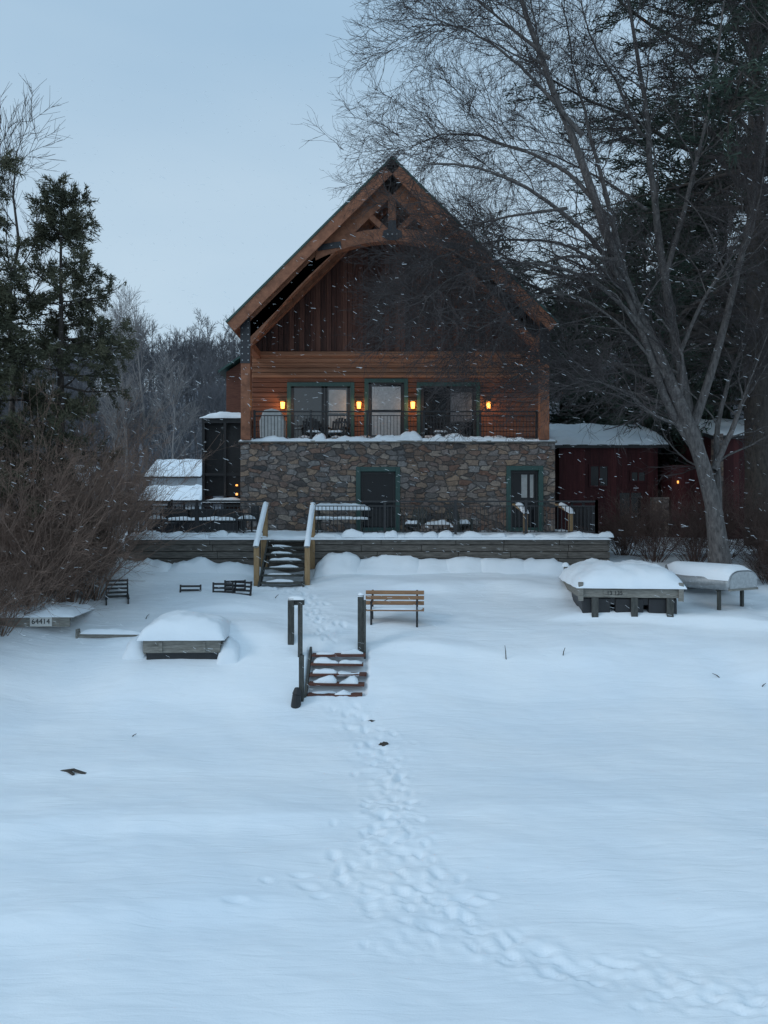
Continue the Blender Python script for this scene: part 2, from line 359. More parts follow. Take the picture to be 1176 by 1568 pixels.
def door(x0,x1,zt,y,nm,zb=4.3):
    g=MB();f=0.16
    g.box(x0,x0+f,y-0.05,y+0.12,zb,zt).box(x1-f,x1,y-0.05,y+0.12,zb,zt).box(x0+f,x1-f,y-0.05,y+0.12,zt-f,zt)
    xm=x0+f;xn=x1-f
    g.box(xm,xn,y+0.05,y+0.12,zb,zb+0.16)
    g.obj(nm+'_frame',M_green,L,0.01)
    k=MB();k.box(xm,xm+0.08,y+0.1,y+0.15,zb+0.16,zt-f).box(xn-0.08,xn,y+0.1,y+0.15,zb+0.16,zt-f).box(xm+0.08,xn-0.08,y+0.1,y+0.15,zt-f-0.1,zt-f)
    k.obj(nm+'_stiles',M_black,L)
    MB().box(xm,xn,y+0.155,y+0.18,zb,zt-f).obj(nm+'_glass',M_glass2,L)
door(*d1,YF,'lower_door');door(*d2,YF,'side_door')
MB().box(d2[0]+0.55,d2[0]+0.75,YF+0.148,YF+0.153,5.5,6.3).box(d2[0]+0.85,d2[0]+0.97,YF+0.148,YF+0.153,5.5,6.3).obj('door_blind',M_cover,L)
def roofz(x): 
    return PK-(PK-EZ)*abs(x-CX)/(ER-CX)
mb=MB();bw=0.2;x=SW0
i=0
while x<SW1-0.01:
    x1=min(x+bw-0.012,SW1);o=0.012*((i*7)%3)
    mb.prism([(x,11.0),(x1,11.0),(x1,roofz(x1)-0.45),(x,roofz(x)-0.45)] if not (x<CX<x1) else [(x,11.0),(x1,11.0),(x1,roofz(x1)-0.45),(CX,PK-0.45),(x,roofz(x)-0.45)],YW-0.02-o,YW+0.1)
    x+=bw;i+=1
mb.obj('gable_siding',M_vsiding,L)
MB().prism([(SW0,7.2),(SW1,7.2),(SW1,roofz(SW1)-0.4),(CX,PK-0.4),(SW0,roofz(SW0)-0.4)],YW+0.12,YW+0.2).obj('gable_sheathing',M_black,L)
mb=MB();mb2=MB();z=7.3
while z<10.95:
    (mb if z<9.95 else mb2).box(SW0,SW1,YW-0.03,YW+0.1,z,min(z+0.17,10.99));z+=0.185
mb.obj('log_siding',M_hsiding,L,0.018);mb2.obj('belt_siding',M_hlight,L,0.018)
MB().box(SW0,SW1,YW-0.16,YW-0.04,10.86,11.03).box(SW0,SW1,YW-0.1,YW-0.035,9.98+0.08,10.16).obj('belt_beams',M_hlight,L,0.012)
def window(x0,x1,z0,z1,y,nm,mull):
    f=0.15;g=MB()
    g.box(x0,x0+f,y-0.1,y-0.032,z0,z1).box(x1-f,x1,y-0.1,y-0.032,z0,z1).box(x0+f,x1-f,y-0.1,y-0.032,z1-f,z1)
    g.obj(nm+'_trim',M_green,L,0.008)
    k=MB()
    for mx in mull: k.box(mx-0.05,mx+0.05,y-0.085,y-0.045,z0,z1-f)
    k.box(x0+f,x1-f,y-0.085,y-0.045,z1-f-0.06,z1-f-0.002)
    k.obj(nm+'_mullions',M_black,L)
    MB().box(x0+f,x1-f,y-0.06,y-0.034,z0,z1-f).obj(nm+'_glass',M_glass,L)
window(-3.65,-1.11,7.45,9.88,YW,'left_window',[-3.44,-2.3,-2.18,-1.33])
window(-0.74,0.91,7.45,10.02,YW,'balcony_door',[-0.52,0.7])
window(1.23,3.62,7.45,9.88,YW,'right_window',[1.45,2.42,3.4])
for a,b_,c_,d_ in ((-2.08,-1.42,8.72,9.6),(-2.08,-1.42,7.95,8.62),(-0.45,0.63,8.85,9.72),(-0.45,0.63,7.9,8.75),(2.5,3.32,8.4,9.5)):
    MB().box(a,b_,YW-0.066,YW-0.062,c_,d_).obj('blinds_and_reflections',M_curt if a>2 else M_cover if a<-1 else M_alu,L)  # left-window pair is a lighter reflection in the pane, put in as pale panels
for i,lx in enumerate((-3.80,-0.94,1.08,3.92)):
    MB().box(lx-0.06,lx+0.06,YW-0.14,YW-0.035,8.95,9.2).box(lx-0.11,lx+0.11,YW-0.3,YW-0.06,9.16,9.19).obj('sconce_bracket',M_black,L)
    MB().cyl((lx,YW-0.18,8.88),(lx,YW-0.18,9.12),0.07,0.09,12).obj('sconce_glass',M_lamp,L)
    ld=bpy.data.lights.new('sconce_light','POINT');ld.energy=12;ld.color=(1,0.5,0.18);ld.shadow_soft_size=0.1
    lo=bpy.data.objects.new('sconce_light',ld);lo.location=(lx,YW-0.42,9.0);link(lo,L)
def slab(x0,z0,x1,z1,t,off,y0,y1,nm,mat):
    d=Vector((x1-x0,z1-z0)).normalized();n=Vector((-d.y,d.x))
    if n.y<0:n=-n
    a=Vector((x0,z0))+n*off;b_=Vector((x1,z1))+n*off
    c=b_-n*t;e=a-n*t
    pts=[(a.x,a.y),(b_.x,b_.y),(c.x,c.y),(e.x,e.y)]
    return MB().prism(pts,y0,y1).obj(nm,mat,L)
for sgn,ex in ((-1,EL),(1,ER)):
    slab(CX,PK,ex,EZ,0.07,0,25.9,YB+0.6,'metal_roof',M_green)
    slab(CX,PK,ex,EZ,0.10,-0.075,26.0,YB+0.5,'roof_soffit',M_soffit)
    slab(CX,PK,ex,EZ,0.36,-0.072,25.93,25.995,'bargeboard',M_timber)
    slab(CX,PK-0.02,ex*0.97,EZ+0.12,0.62,-0.185,26.35,26.65,'truss_rafter',M_timber)
    slab(CX,PK-0.02,ex*0.97,EZ+0.12,0.30,-0.185,28.4,28.65,'wall_rafter',M_timber)
    for k in range(7):
        slab(CX,PK,ex,EZ,0.2,-0.18,29.6+k*1.6,29.8+k*1.6,'rafter',M_timber)
for k in range(1,6):
    t=k/6
    for ex in (EL,ER):
        xx=CX+(ex-CX)*t;zz=PK+(EZ-PK)*t
        MB().beam((xx,26.66,zz-0.38),(xx,YW-0.05,zz-0.38),0.18,0.2).obj('purlin',M_timber,L)
yt0,yt1=26.3,26.7
def arc(xa,xb,zm,zend,n=16):
    return [(xa+(xb-xa)*i/n, zm-(zm-zend)*((2*i/n-1)**2)) for i in range(n+1)]
upa=arc(-2.35,2.9,14.72,14.12);loa=arc(-2.35,2.9,14.28,13.62)
MB().prism(upa+loa[::-1],yt0+0.02,yt1-0.02).obj('arched_collar_tie',M_timber,L,0.015)
MB().box(CX-0.14,CX+0.14,yt0+0.06,yt1-0.06,14.6,PK-0.3).obj('king_post',M_timber,L,0.012)
for sg in (-1,1):
    MB().beam((CX+sg*0.1,26.5,14.55),(CX+sg*1.15,26.5,15.55),0.24,0.2).obj('truss_strut',M_timber,L,0.01)
    A=[];B=[]
    for i in range(13):
        t=i/12;x=CX+sg*(2.1+2.95*t);zr=roofz(x)-0.72
        bow=0.2*math.sin(math.pi*t)
        A.append((x,zr+0.10));B.append((x,zr-0.42+bow-0.4*t))
    MB().prism(A+B[::-1],yt0+0.05,yt1-0.05).obj('curved_knee_brace',M_timber,L,0.01)
    MB().beam((CX+sg*1.75,yt0-0.012,14.16),(CX+sg*2.55,yt0-0.012,14.03),0.025,0.20).obj('truss_plate',M_plate,L)
MB().prism([(CX-0.34,14.42),(CX-0.12,14.30),(CX+0.12,14.30),(CX+0.34,14.42),(CX+0.3,14.62),(CX+0.15,14.68),(CX+0.13,14.98),(CX-0.13,14.98),(CX-0.15,14.68),(CX-0.3,14.62)],yt0-0.015,yt0+0.018).obj('king_plate',M_plate,L)
mb=MB()
for k in range(-1,2): mb.cyl((CX+k*0.15,yt0-0.03,14.5),(CX+k*0.15,yt0-0.01,14.5),0.025)
for px in (-4.75,5.51):
    MB().box(px-0.16,px+0.16,yt0+0.04,yt1-0.04,7.48,roofz(px)-0.5).obj('timber_post',M_timber,L,0.015)
    MB().box(px-0.17,px+0.17,yt0+0.015,yt0+0.038,10.1,11.65).obj('post_plate',M_plate,L)
    for z in np.arange(10.2,11.6,0.22):
        for q in (-0.1,0.1): mb.cyl((px+q,yt0-0.0,z),(px+q,yt0+0.016,z),0.022,n=8)
    MB().beam((px,yt1,10.9),(px,YW-0.05,10.9),0.22,0.26).obj('side_beam',M_timber,L)
mb.obj('plate_bolts',M_alu,L)
MB().box(SW0,SW0+0.2,YW+0.2,YB,7.4,11.5).box(SW1-0.2,SW1,YW+0.2,YB,7.4,11.5).box(SW0,SW1,YB-0.2,YB,7.4,11.4).obj('side_walls',M_redwood,L)
MB().prism([(SW0,11.4),(SW1,11.4),(SW1,roofz(SW1)-0.3),(CX,PK-0.3),(SW0,roofz(SW0)-0.3)],YB-0.2,YB-0.02).obj('rear_gable',M_redwood,L)
def railing(mb,p0,p1,z0,h,post=1.9,bal=0.115):
    p0=Vector(p0);p1=Vector(p1);D=p1-p0;Ln=D.length;d=D/Ln
    def P(t,z): return (p0.x+d.x*t,p0.y+d.y*t,z)
    mb.beam(P(0,z0+h),P(Ln,z0+h),0.06,0.045);mb.beam(P(0,z0+h-0.14),P(Ln,z0+h-0.14),0.03,0.03);mb.beam(P(0,z0+0.1),P(Ln,z0+0.1),0.03,0.035)
    n=max(1,round(Ln/post))
    for i in range(n+1):
        t=Ln*i/n;mb.beam(P(t,z0-0.02),P(t,z0+h+0.05),0.075,0.075)
    n=int(Ln/bal)
    for i in range(1,n):
        t=Ln*i/n;mb.beam(P(t,z0+0.1),P(t,z0+h-0.14),0.018,0.018)
mb=MB();railing(mb,(-4.5,YF+0.12,0),(5.3,YF+0.12,0),7.47,1.02);mb.obj('balcony_railing',M_black,L)
MB().box(-6.2,-5.0,30.2,38,4.0,8.5).obj('rear_wing_lower',M_redwood,L)
MB().prism([(-6.2,8.5),(-5.0,8.5),(-5.0,11.3),(-6.2,10.5)],30.2,38).obj('rear_wing_upper',M_redwood,L)
MB().prism([(-6.45,10.42),(-5.0,11.42),(-5.0,11.5),(-6.45,10.5)],29.9,38.3).obj('rear_wing_roof',M_green,L)
pm=MB();pm.box(-6.75,-5.02,28.5,30.1,8.3,8.5)
for xx in (-6.7,-5.9,-5.1): pm.box(xx-0.05,xx+0.05,28.5,28.6,4.3,8.3)
pm.box(-6.7,-5.05,28.9,28.95,5.6,8.3).box(-6.75,-6.7,28.6,30.1,4.3,8.3)
pm.box(-6.7,-5.05,28.52,28.58,6.35,6.45).box(-6.7,-5.05,28.52,28.58,5.3,5.38)
pm.obj('side_porch_screen',M_black,L)
pillow('side_porch_snow',-6.8,-5.0,28.4,30.1,8.5,0.2,L,0.3,p=4,seed=9)
pillow('porch_step_snow',-6.7,-5.2,28.3,28.9,5.38,0.12,L,0.3,p=4,seed=10)
MB().cyl((-5.45,28.45,5.62),(-5.45,28.45,5.70),0.04).cyl((-5.45,28.45,5.96),(-5.45,28.45,6.02),0.04).obj('porch_lamp',M_lamp,L)

# ------------------------------------------------------------------ terrace
Tt=empty('stone_terrace');DZ=4.3;DX0,DX1,DY=-7.77,6.78,23.0
mb=MB()
for k in range(6):
    z0=3.0+k*0.205
    o=0.02*((k*5)%3)
    x=DX0
    while x<-3.62:
        w=min(rr.uniform(1.6,2.8),-3.62-x);mb.box(x,x+w-0.01,DY+o+rr.uniform(0,0.015),DY+0.3,z0,z0+0.19);x+=w
    x=-2.08
    while x<DX1:
        w=min(rr.uniform(1.4,2.6),DX1-x);mb.box(x,x+w-0.012,DY+o+rr.uniform(0,0.015),DY+0.3,z0,z0+0.19);x+=w
    mb.box(DX1-0.3,DX1-0.01,DY+0.31,29,z0,z0+0.19);mb.box(DX0+0.01,DX0+0.3,DY+0.31,30,z0,z0+0.19)
mb.obj('retaining_wall_timbers',M_tim2,Tt,0.012)
MB().box(DX0+0.05,DX1-0.05,DY+0.12,29.0,2.8,4.21).obj('terrace_fill',M_tim2,Tt)
pillow('terrace_snow',DX0-0.03,DX1+0.03,DY-0.05,YF-0.01,4.20,0.12,Tt,0.35,p=14,seed=1,res=0.08)
pillow('terrace_side_snow',DX0-0.03,SW0-0.02,YF-0.05,30,4.20,0.12,Tt,0.35,p=14,seed=2)
pillow('terrace_side_snow',SW1+0.02,DX1+0.03,YF-0.05,29,4.20,0.12,Tt,0.35,p=14,seed=2)
for xa,xb in ((DX0,-3.6),(-2.1,DX1)):
    x=xa
    while x<xb:
        w=rr.uniform(0.2,0.7);pillow('edge_snow_lump',x,min(x+w+0.15,xb+0.1),DY-0.05,DY+0.3,4.27,rr.uniform(0.05,0.19),Tt,0.5,p=2.6,seed=x,res=0.05);x+=w*rr.uniform(0.9,1.5)
    x=xa
    while x<xb:
        w=rr.uniform(0.9,2.2);pillow('wall_foot_drift',x,min(x+w,xb+0.1),DY-0.7,DY+0.02,lambda X,Y:Hn(X,Y)-0.02,rr.uniform(0.1,0.28),Tt,0.5,p=2.2,seed=x,res=0.08);x+=w*rr.uniform(0.7,1.0)
R=MB();railing(R,(DX0+0.1,DY+0.15,0),(-3.6,DY+0.15,0),4.3,1.02);railing(R,(-2.1,DY+0.15,0),(6.4,DY+0.15,0),4.3,1.02)
railing(R,(6.4,DY+0.15,0),(6.6,27,0),4.3,1.02);railing(R,(DX0+0.1,DY+0.15,0),(DX0+0.1,29.5,0),4.3,1.02);
railing(R,(-7.6,27.5,0),(-5.1,27.5,0),4.3,1.1)
R.obj('terrace_railing',M_black,Tt)
St=empty('terrace_stairs');n=7
tr=MB()
for i in range(n):
    z=4.22-(i+0.3)*0.185;y=DY+0.05-i*0.25
    tr.box(-3.42,-2.28,y-0.28,y,z-0.05,z)
tr.obj('treads',M_dkwood,St,0.006)
for i in range(n):
    z=4.22-(i+0.3)*0.185;y=DY+0.05-i*0.25
    pillow('tread_snow',-3.3,-2.4+rr.uniform(-0.3,0.1),y-0.2,y-0.01,z,0.05,St,0.4,p=4,seed=i)
s2=MB()
for xx in (-3.47,-2.23):
    s2.beam((xx,DY+0.1,4.1),(xx,DY-1.7,2.85),0.05,0.26)
s2.obj('stringers',M_dkwood,St)
nw=MB()
for xx in (-3.56,-2.14):
    nw.box(xx-0.07,xx+0.07,DY-0.02,DY+0.12,3.3,5.25);nw.box(xx-0.07,xx+0.07,DY-1.6,DY-1.46,2.6,4.05)
nw.box(-3.68,-3.63,DY-0.04,DY-0.0,3.2,4.25)
nw.obj('newel_posts',M_pine,St,0.008)
nw=MB()
for xx in (4.35,5.75): nw.box(xx-0.07,xx+0.07,DY+0.6,DY+0.74,4.2,4.95);nw.beam((xx,DY+0.55,4.97),(xx-0.1,DY+2.2,5.25),0.1,0.05)
nw.obj('wooden_rail_posts',M_pine,Tt,0.008)
for xx in (4.35,5.75): pillow('post_snow',xx-0.09,xx+0.09,DY+0.5,DY+2.0,lambda X,Y:4.99+(Y-DY-0.55)*0.17,0.1,Tt,0.3,p=4,res=0.05)
hr=MB()
for xx in (-3.56,-2.14): hr.beam((xx,DY+0.1,5.25),(xx,DY-1.65,4.02),0.10,0.05)
hr.obj('handrails',M_gray,St)
def strip(nm,p0,p1,w,h,parent):
    nn=30;V=[];F=[]
    p0=np.array(p0);p1=np.array(p1)
    for i in range(nn+1):
        t=i/nn;c=p0+(p1-p0)*t;hh=h*(0.75+0.6*float(fbm(np.array([t*6+p0[0]]),np.array([1.0]),2)[0]+0.3))*min(1,min(t,1-t)*12+0.2)
        for k in range(7):
            a=math.pi*k/6;V.append((c[0]+math.cos(a)*w/2,c[1],c[2]+math.sin(a)*hh))
    for i in range(nn):
        for k in range(6): F.append((i*7+k,i*7+k+1,i*7+k+8,i*7+k+7))
    return np_mesh(nm,V,F,M_snowcap,True,parent)
for xx in (-3.56,-2.14): strip('handrail_snow',(xx,DY+0.16,5.27),(xx,DY-1.68,4.04),0.16,0.12,St)

# ------------------------------------------------------------------ furniture
def slat_bench(loc,rz):
    e=empty('park_bench',loc,rz)
    s_=MB();W=0.72
    for i in range(4): s_.box(-W,W,-0.28+i*0.115,-0.28+i*0.115+0.09,0.40,0.435)
    for i in range(3):
        z=0.50+i*0.125;y=0.20+i*0.04;s_.beam((-W,y,z+0.045),(W,y,z+0.045),0.03,0.095,up=(0,0.3,1))
    s_.obj('seat_and_back_slats',M_bench,e,0.006)
    k=MB()
    for x in (-0.55,0.55):
        k.beam((x,-0.24,-0.25),(x,-0.22,0.40),0.05,0.05);k.beam((x,0.2,-0.25),(x,0.16,0.40),0.05,0.05)
        k.beam((x,-0.28,0.39),(x,0.2,0.39),0.05,0.04);k.beam((x,0.19,0.38),(x,0.33,0.85),0.05,0.04)
        k.beam((x,-0.26,0.6),(x,0.24,0.62),0.05,0.03);k.beam((x,-0.24,0.4),(x,-0.24,0.6),0.04,0.04)
    k.obj('iron_frame',M_black,e)
    pillow('seat_snow',-W,W,-0.28,0.16,0.435,0.03,e,0.4,p=5,seed=4)
    return e
bx=(604-588)/63.0
slat_bench((bx,18.7,gz(bx,18.7)-0.12),math.radians(-3))
def adirondack(loc,rz,mat,snow=0.1,tilt=0,scale=1.0):
    e=empty('adirondack_chair',loc,rz);e.rotation_euler[0]=tilt;e.scale=(scale,)*3
    k=MB()
    for i in range(5): k.beam((-0.27,-0.3+i*0.12,0.36-i*0.03),(0.27,-0.3+i*0.12,0.36-i*0.03),0.1,0.02)
    for i in range(6):
        x=-0.25+i*0.1;hh=1.0-0.02*(i-2.5)**2
        k.beam((x,0.2,0.22),(x*1.15,0.52,hh),0.075,0.02,up=(0,1,0))
    k.beam((-0.28,0.37,0.55),(0.28,0.37,0.55),0.03,0.07);k.beam((-0.28,0.47,0.82),(0.28,0.47,0.82),0.03,0.07)
    for x in (-0.32,0.32):
        k.beam((x,-0.36,0.56),(x,0.42,0.56),0.13,0.025);k.beam((x,-0.3,0),(x,-0.3,0.55),0.09,0.03);k.beam((x*0.9,-0.34,0.33),(x*0.9,0.55,0.05),0.03,0.12);k.beam((x,0.36,0.1),(x,0.36,0.55),0.07,0.03)
    k.obj('frame_slats',mat,e)
    if snow: pillow('chair_snow',-0.27,0.27,-0.33,0.2,lambda X,Y:0.37-0.25*(Y+0.3),snow,e,0.3,p=4,seed=2)
    return e
def lawn_chair(loc,rz,tilt):
    e=empty('lawn_chair',loc,rz);e.rotation_euler[0]=tilt
    k=MB()
    for x in (-0.27,0.27):
        k.beam((x,0.15,0.3),(x,0.42,1.0),0.04,0.04);k.beam((x,-0.32,0.36),(x,0.2,0.3),0.04,0.04);k.beam((x,-0.3,0),(x,-0.3,0.58),0.04,0.04);k.beam((x,0.25,0),(x,0.25,0.58),0.04,0.04);k.beam((x,-0.34,0.58),(x,0.3,0.6),0.06,0.03)
    for i in range(7):
        t=(i+0.6)/7;k.beam((-0.27,0.15+0.27*t,0.3+0.7*t),(0.27,0.15+0.27*t,0.3+0.7*t),0.02,0.055,up=(0,0.36,1))
    for i in range(5): k.beam((-0.27,-0.28+i*0.1,0.36-i*0.012),(0.27,-0.28+i*0.1,0.36-i*0.012),0.07,0.02)
    k.obj('slatted_frame',M_black,e);return e
for x,y,r,t,sk in ((-7.05,20.3,0.35,0.05,0.46),(-5.25,20.7,0.05,0.2,0.84),(-4.35,20.7,-0.1,0.35,0.80),(-3.85,20.5,-0.5,0.25,0.70),(-4.05,20.9,0.3,0.4,0.76)):
    lawn_chair((x,y,gz(x,y)-sk),r,t)
adirondack((1.0,25.2,4.3),-0.5,M_dkwood,0.2,0,0.85);adirondack((2.5,25.3,4.3),0.6,M_dkwood,0.24,0,0.85)
adirondack((-2.6,28.0,7.5),0.2,M_black,0.15);adirondack((-1.7,28.0,7.5),-0.2,M_black,0.15);adirondack((2.0,28.0,7.5),0.2,M_black,0.15)
# fire pit with snow
e=empty('fire_pit',(1.75,24.7,4.3));k=MB()
for i in range(12):
    a=2*math.pi*i/12;a2=2*math.pi*(i+0.92)/12
    for j in range(2): k.beam((0.5*math.cos(a+j*.2),0.5*math.sin(a+j*.2),0.08+j*0.15),(0.5*math.cos(a2+j*.2),0.5*math.sin(a2+j*.2),0.08+j*0.15),0.16,0.14)
k.obj('ring_stones',M_stone,e,0.02);pillow('pit_snow',-0.45,0.45,-0.45,0.45,0.25,0.16,e,0.4,p=2.4,seed=3)
e=empty('covered_grill',(-4.0,27.7,7.5));g=MB()
g.prism([(-0.42,0),(0.42,0),(0.44,0.75),(0.3,1.12),(0.0,1.2),(-0.3,1.14),(-0.45,0.75)],-0.3,0.3);g.obj('fabric_cover',M_cover,e,0.06)
e=empty('picnic_table',(-1.42,25.0,4.33));k=MB()
for i in range(5): k.box(-0.95,0.95,-0.36+i*0.145,-0.36+i*0.145+0.135,0.72,0.76)
for y in (-0.75,0.62):
    k.box(-0.95,0.95,y,y+0.13,0.43,0.47);k.box(-0.95,0.95,y+0.14,y+0.27,0.43,0.47) if y>0 else k.box(-0.95,0.95,y-0.14,y-0.01,0.43,0.47)
for x in (-0.7,0.7):
    k.beam((x,-0.25,0.71),(x,-0.7,0),0.04,0.1);k.beam((x,0.25,0.71),(x,0.7,0),0.04,0.1);k.beam((x+0.03,-0.85,0.4),(x+0.03,0.85,0.4),0.04,0.09)
k.obj('table_frame',M_dkwood,e);pillow('table_snow',-0.97,0.97,-0.38,0.38,0.76,0.17,e,0.25,p=5,seed=6)
pillow('seat_snow',-0.95,0.95,-0.9,-0.62,0.47,0.05,e,0.3,p=5,seed=7)
# outdoor sectional sofa on the left
e=empty('outdoor_sofa',(-6.0,25.2,4.3));k=MB()
k.box(-1.3,1.3,-0.4,0.4,0.08,0.36).box(-1.3,1.3,0.3,0.46,0.37,0.78).box(-1.42,-1.31,-0.4,0.46,0.08,0.6).box(1.31,1.42,-0.4,0.46,0.08,0.6).box(-1.4,-0.6,-1.2,-0.41,0.08,0.36)
for x in (-1.28,-0.42,0.44): k.box(x,x+0.82,-0.36,0.28,0.365,0.46);k.box(x+0.02,x+0.8,0.16,0.29,0.47,0.8)
k.obj('sofa_frame',M_black,e,0.02);pillow('seat_snow',-1.2,1.2,-0.38,0.12,0.46,0.06,e,0.6,p=4,seed=8)
def pchair(loc,rz):
    e=empty('patio_chair',loc,rz);k=MB();k.box(-0.27,0.27,-0.27,0.27,0.38,0.45).box(-0.27,0.27,0.22,0.29,0.45,0.85)
    for x in (-0.27,0.27):
        k.box(x-0.03,x+0.03,-0.27,0.27,0.6,0.64);
        for y in (-0.25,0.25): k.box(x-0.02,x+0.02,y-0.02,y+0.02,0,0.62)
    k.obj('frame',M_black,e);pillow('chair_snow',-0.25,0.25,-0.25,0.2,0.45,0.1,e,0.3,p=4)
for x,y,r in ((-7.2,24.3,1.5),(-4.35,24.5,-1.0)): pchair((x,y,4.33),r)

# ------------------------------------------------------------------ dock stairs
D=empty('dock_stairs');k=MB();nT=5
for i in range(nT):
    z=1.12+i*0.165;y=16.32+i*0.25
    k.beam((-1.62,y,z+0.02*(i%2)),(-0.46+0.04*(i%3),y,z),0.25,0.045)
    for q in range(2):
        xa=-1.62+0.55*q+rr.uniform(0,0.1);pillow('tread_snow',xa,xa+rr.uniform(0.45,0.6),y-0.04+rr.uniform(-.1,.03),y+0.17,z+0.018,0.08,D,0.8,p=2.6,seed=i*3+q)
k.obj('treads',M_redst,D,0.006)
k=MB();k.beam((-1.66,16.1,0.93),(-1.66,17.5,1.86),0.05,0.2)
k.obj('stringers',M_dkwood,D)
k=MB()
k.box(-2.20,-2.06,17.55,17.65,1.55,3.02);k.box(-1.93,-1.83,17.2,17.3,1.5,2.98)
k.box(-2.2,-1.83,17.66,17.7,2.86,3.0)
k.box(-1.78,-1.68,16.05,16.17,0.7,2.0)
k.beam((-1.86,17.25,2.94),(-1.74,16.1,2.0),0.05,0.12)
k.box(-0.60,-0.46,17.5,17.62,1.5,3.1);k.box(-0.455,-0.41,17.44,17.5,1.5,3.0)
k.obj('posts_and_rail',M_dkwood,D,0.008)
pillow('post_snow',-0.6,-0.46,17.5,17.62,3.1,0.05,D,0.2,p=3,res=0.02);pillow('post_snow',-2.2,-1.83,17.55,17.68,3.02,0.05,D,0.2,p=3,res=0.02)
e=empty('mooring_bollard',(-1.83,15.95,gz(-1.83,15.95)-0.05));MB().cyl((0,0,0),(0.02,0,0.28),0.11,0.09,12).cyl((0.02,0,0.28),(0.03,0,0.42),0.10,0.05,12).obj('bollard_body',M_black,e,0.02)

def text(s,parent,loc,size,mat,rz=0):
    c=bpy.data.curves.new('number_text','FONT');c.body=s;c.size=size;c.extrude=0.004;c.align_x='CENTER';c.align_y='CENTER'
    o=bpy.data.objects.new('number_text',c);o.location=loc;o.rotation_euler=(math.pi/2,0,rz);c.materials.append(mat);link(o,parent)
x,y=-4.5,17.1
e=empty('dock_float',(x,y,gz(x,y)-0.16),math.radians(2));k=MB()
k.box(-0.85,0.85,-0.02,0.03,0.34,0.62).box(-0.85,0.85,1.1,1.15,0.30,0.62).box(-0.85,-0.8,0.031,1.099,0.3,0.62).box(0.8,0.85,0.031,1.099,0.3,0.62)
k.box(-0.88,0.88,-0.05,1.2,0.622,0.66);k.obj('frame_planks',M_gray,e,0.008)
MB().box(-0.8,0.8,0.06,1.1,0.0,0.5).obj('float_body',M_black,e,0.02)
MB().box(-0.5,-0.42,-0.05,-0.022,0.36,0.6).box(0.45,0.53,-0.05,-0.022,0.36,0.6).obj('cleats',M_gray,e)
pillow('float_snow',-0.96,0.96,-0.12,1.6,0.66,0.46,e,0.15,p=3.2,seed=12)
pillow('drift_snow',0.75,1.3,-0.1,1.4,0.05,0.62,e,0.15,p=2.4,seed=13);pillow('drift_snow',-1.4,-0.8,0.1,1.4,0.05,0.6,e,0.15,p=2.4,seed=15)
x,y=-8.7,17.9
e=empty('numbered_dock',(x,y,gz(x,y)-0.1),math.radians(3));k=MB();k.box(-1.6,1.35,0,0.06,0.1,0.36).box(-1.6,1.35,0.07,1.3,0.28,0.35);k.obj('dock_planks',M_gray,e,0.008)
MB().box(0.45,0.95,-0.02,-0.002,0.12,0.34).obj('number_plate',M_sign,e);text('64414',e,(0.7,-0.028,0.23),0.17,M_black)
pillow('dock_snow',-1.7,1.45,-0.05,1.5,0.36,0.2,e,0.3,p=4,seed=14)
x,y=-6.4,17.9
e=empty('wooden_beam',(x,y,gz(x,y)+0.0),math.radians(-4));MB().box(-0.75,0.75,0,0.1,0,0.12).box(-0.8,-0.75,-0.03,0.12,-0.05,0.2).obj('beam_body',M_gray,e,0.01);pillow('beam_snow',-0.7,0.8,-0.03,0.25,0.12,0.08,e,0.3,p=4)
x,y=6.05,18.9
e=empty('swim_raft',(x,y,gz(x,y)-0.1),math.radians(-5));k=MB()
k.box(-1.25,1.25,-0.03,0.03,0.50,0.72);k.box(-1.25,-1.19,0.04,2.8,0.50,0.72);k.box(1.19,1.25,0.04,2.8,0.5,0.72);k.box(-1.28,1.28,0,2.82,0.722,0.76)
for xx in (-1.2,1.2): k.box(xx-0.06,xx+0.06,-0.1,-0.032,0.42,0.88)
k.obj('deck_frame',M_gray,e,0.01)
k=MB()
for xx in (-0.8,0,0.8): k.box(xx-0.34,xx+0.34,0.05,2.6,0.06,0.48)
k.box(-1.15,1.15,0.1,2.6,0.3,0.5);k.obj('float_drums',M_black,e,0.03)
k=MB();
for xx in (-0.85,0.1,0.95): k.box(xx-0.08,xx+0.08,-0.05,0.0,0,0.5)
k.obj('float_braces',M_dkwood,e)
MB().box(-0.65,-0.1,-0.048,-0.032,0.52,0.70).obj('number_plate',M_gray,e);text('13 135',e,(-0.38,-0.055,0.61),0.14,M_black)
pillow('raft_snow',-1.33,1.33,-0.12,3.0,0.76,0.55,e,0.12,p=3.4,seed=20)
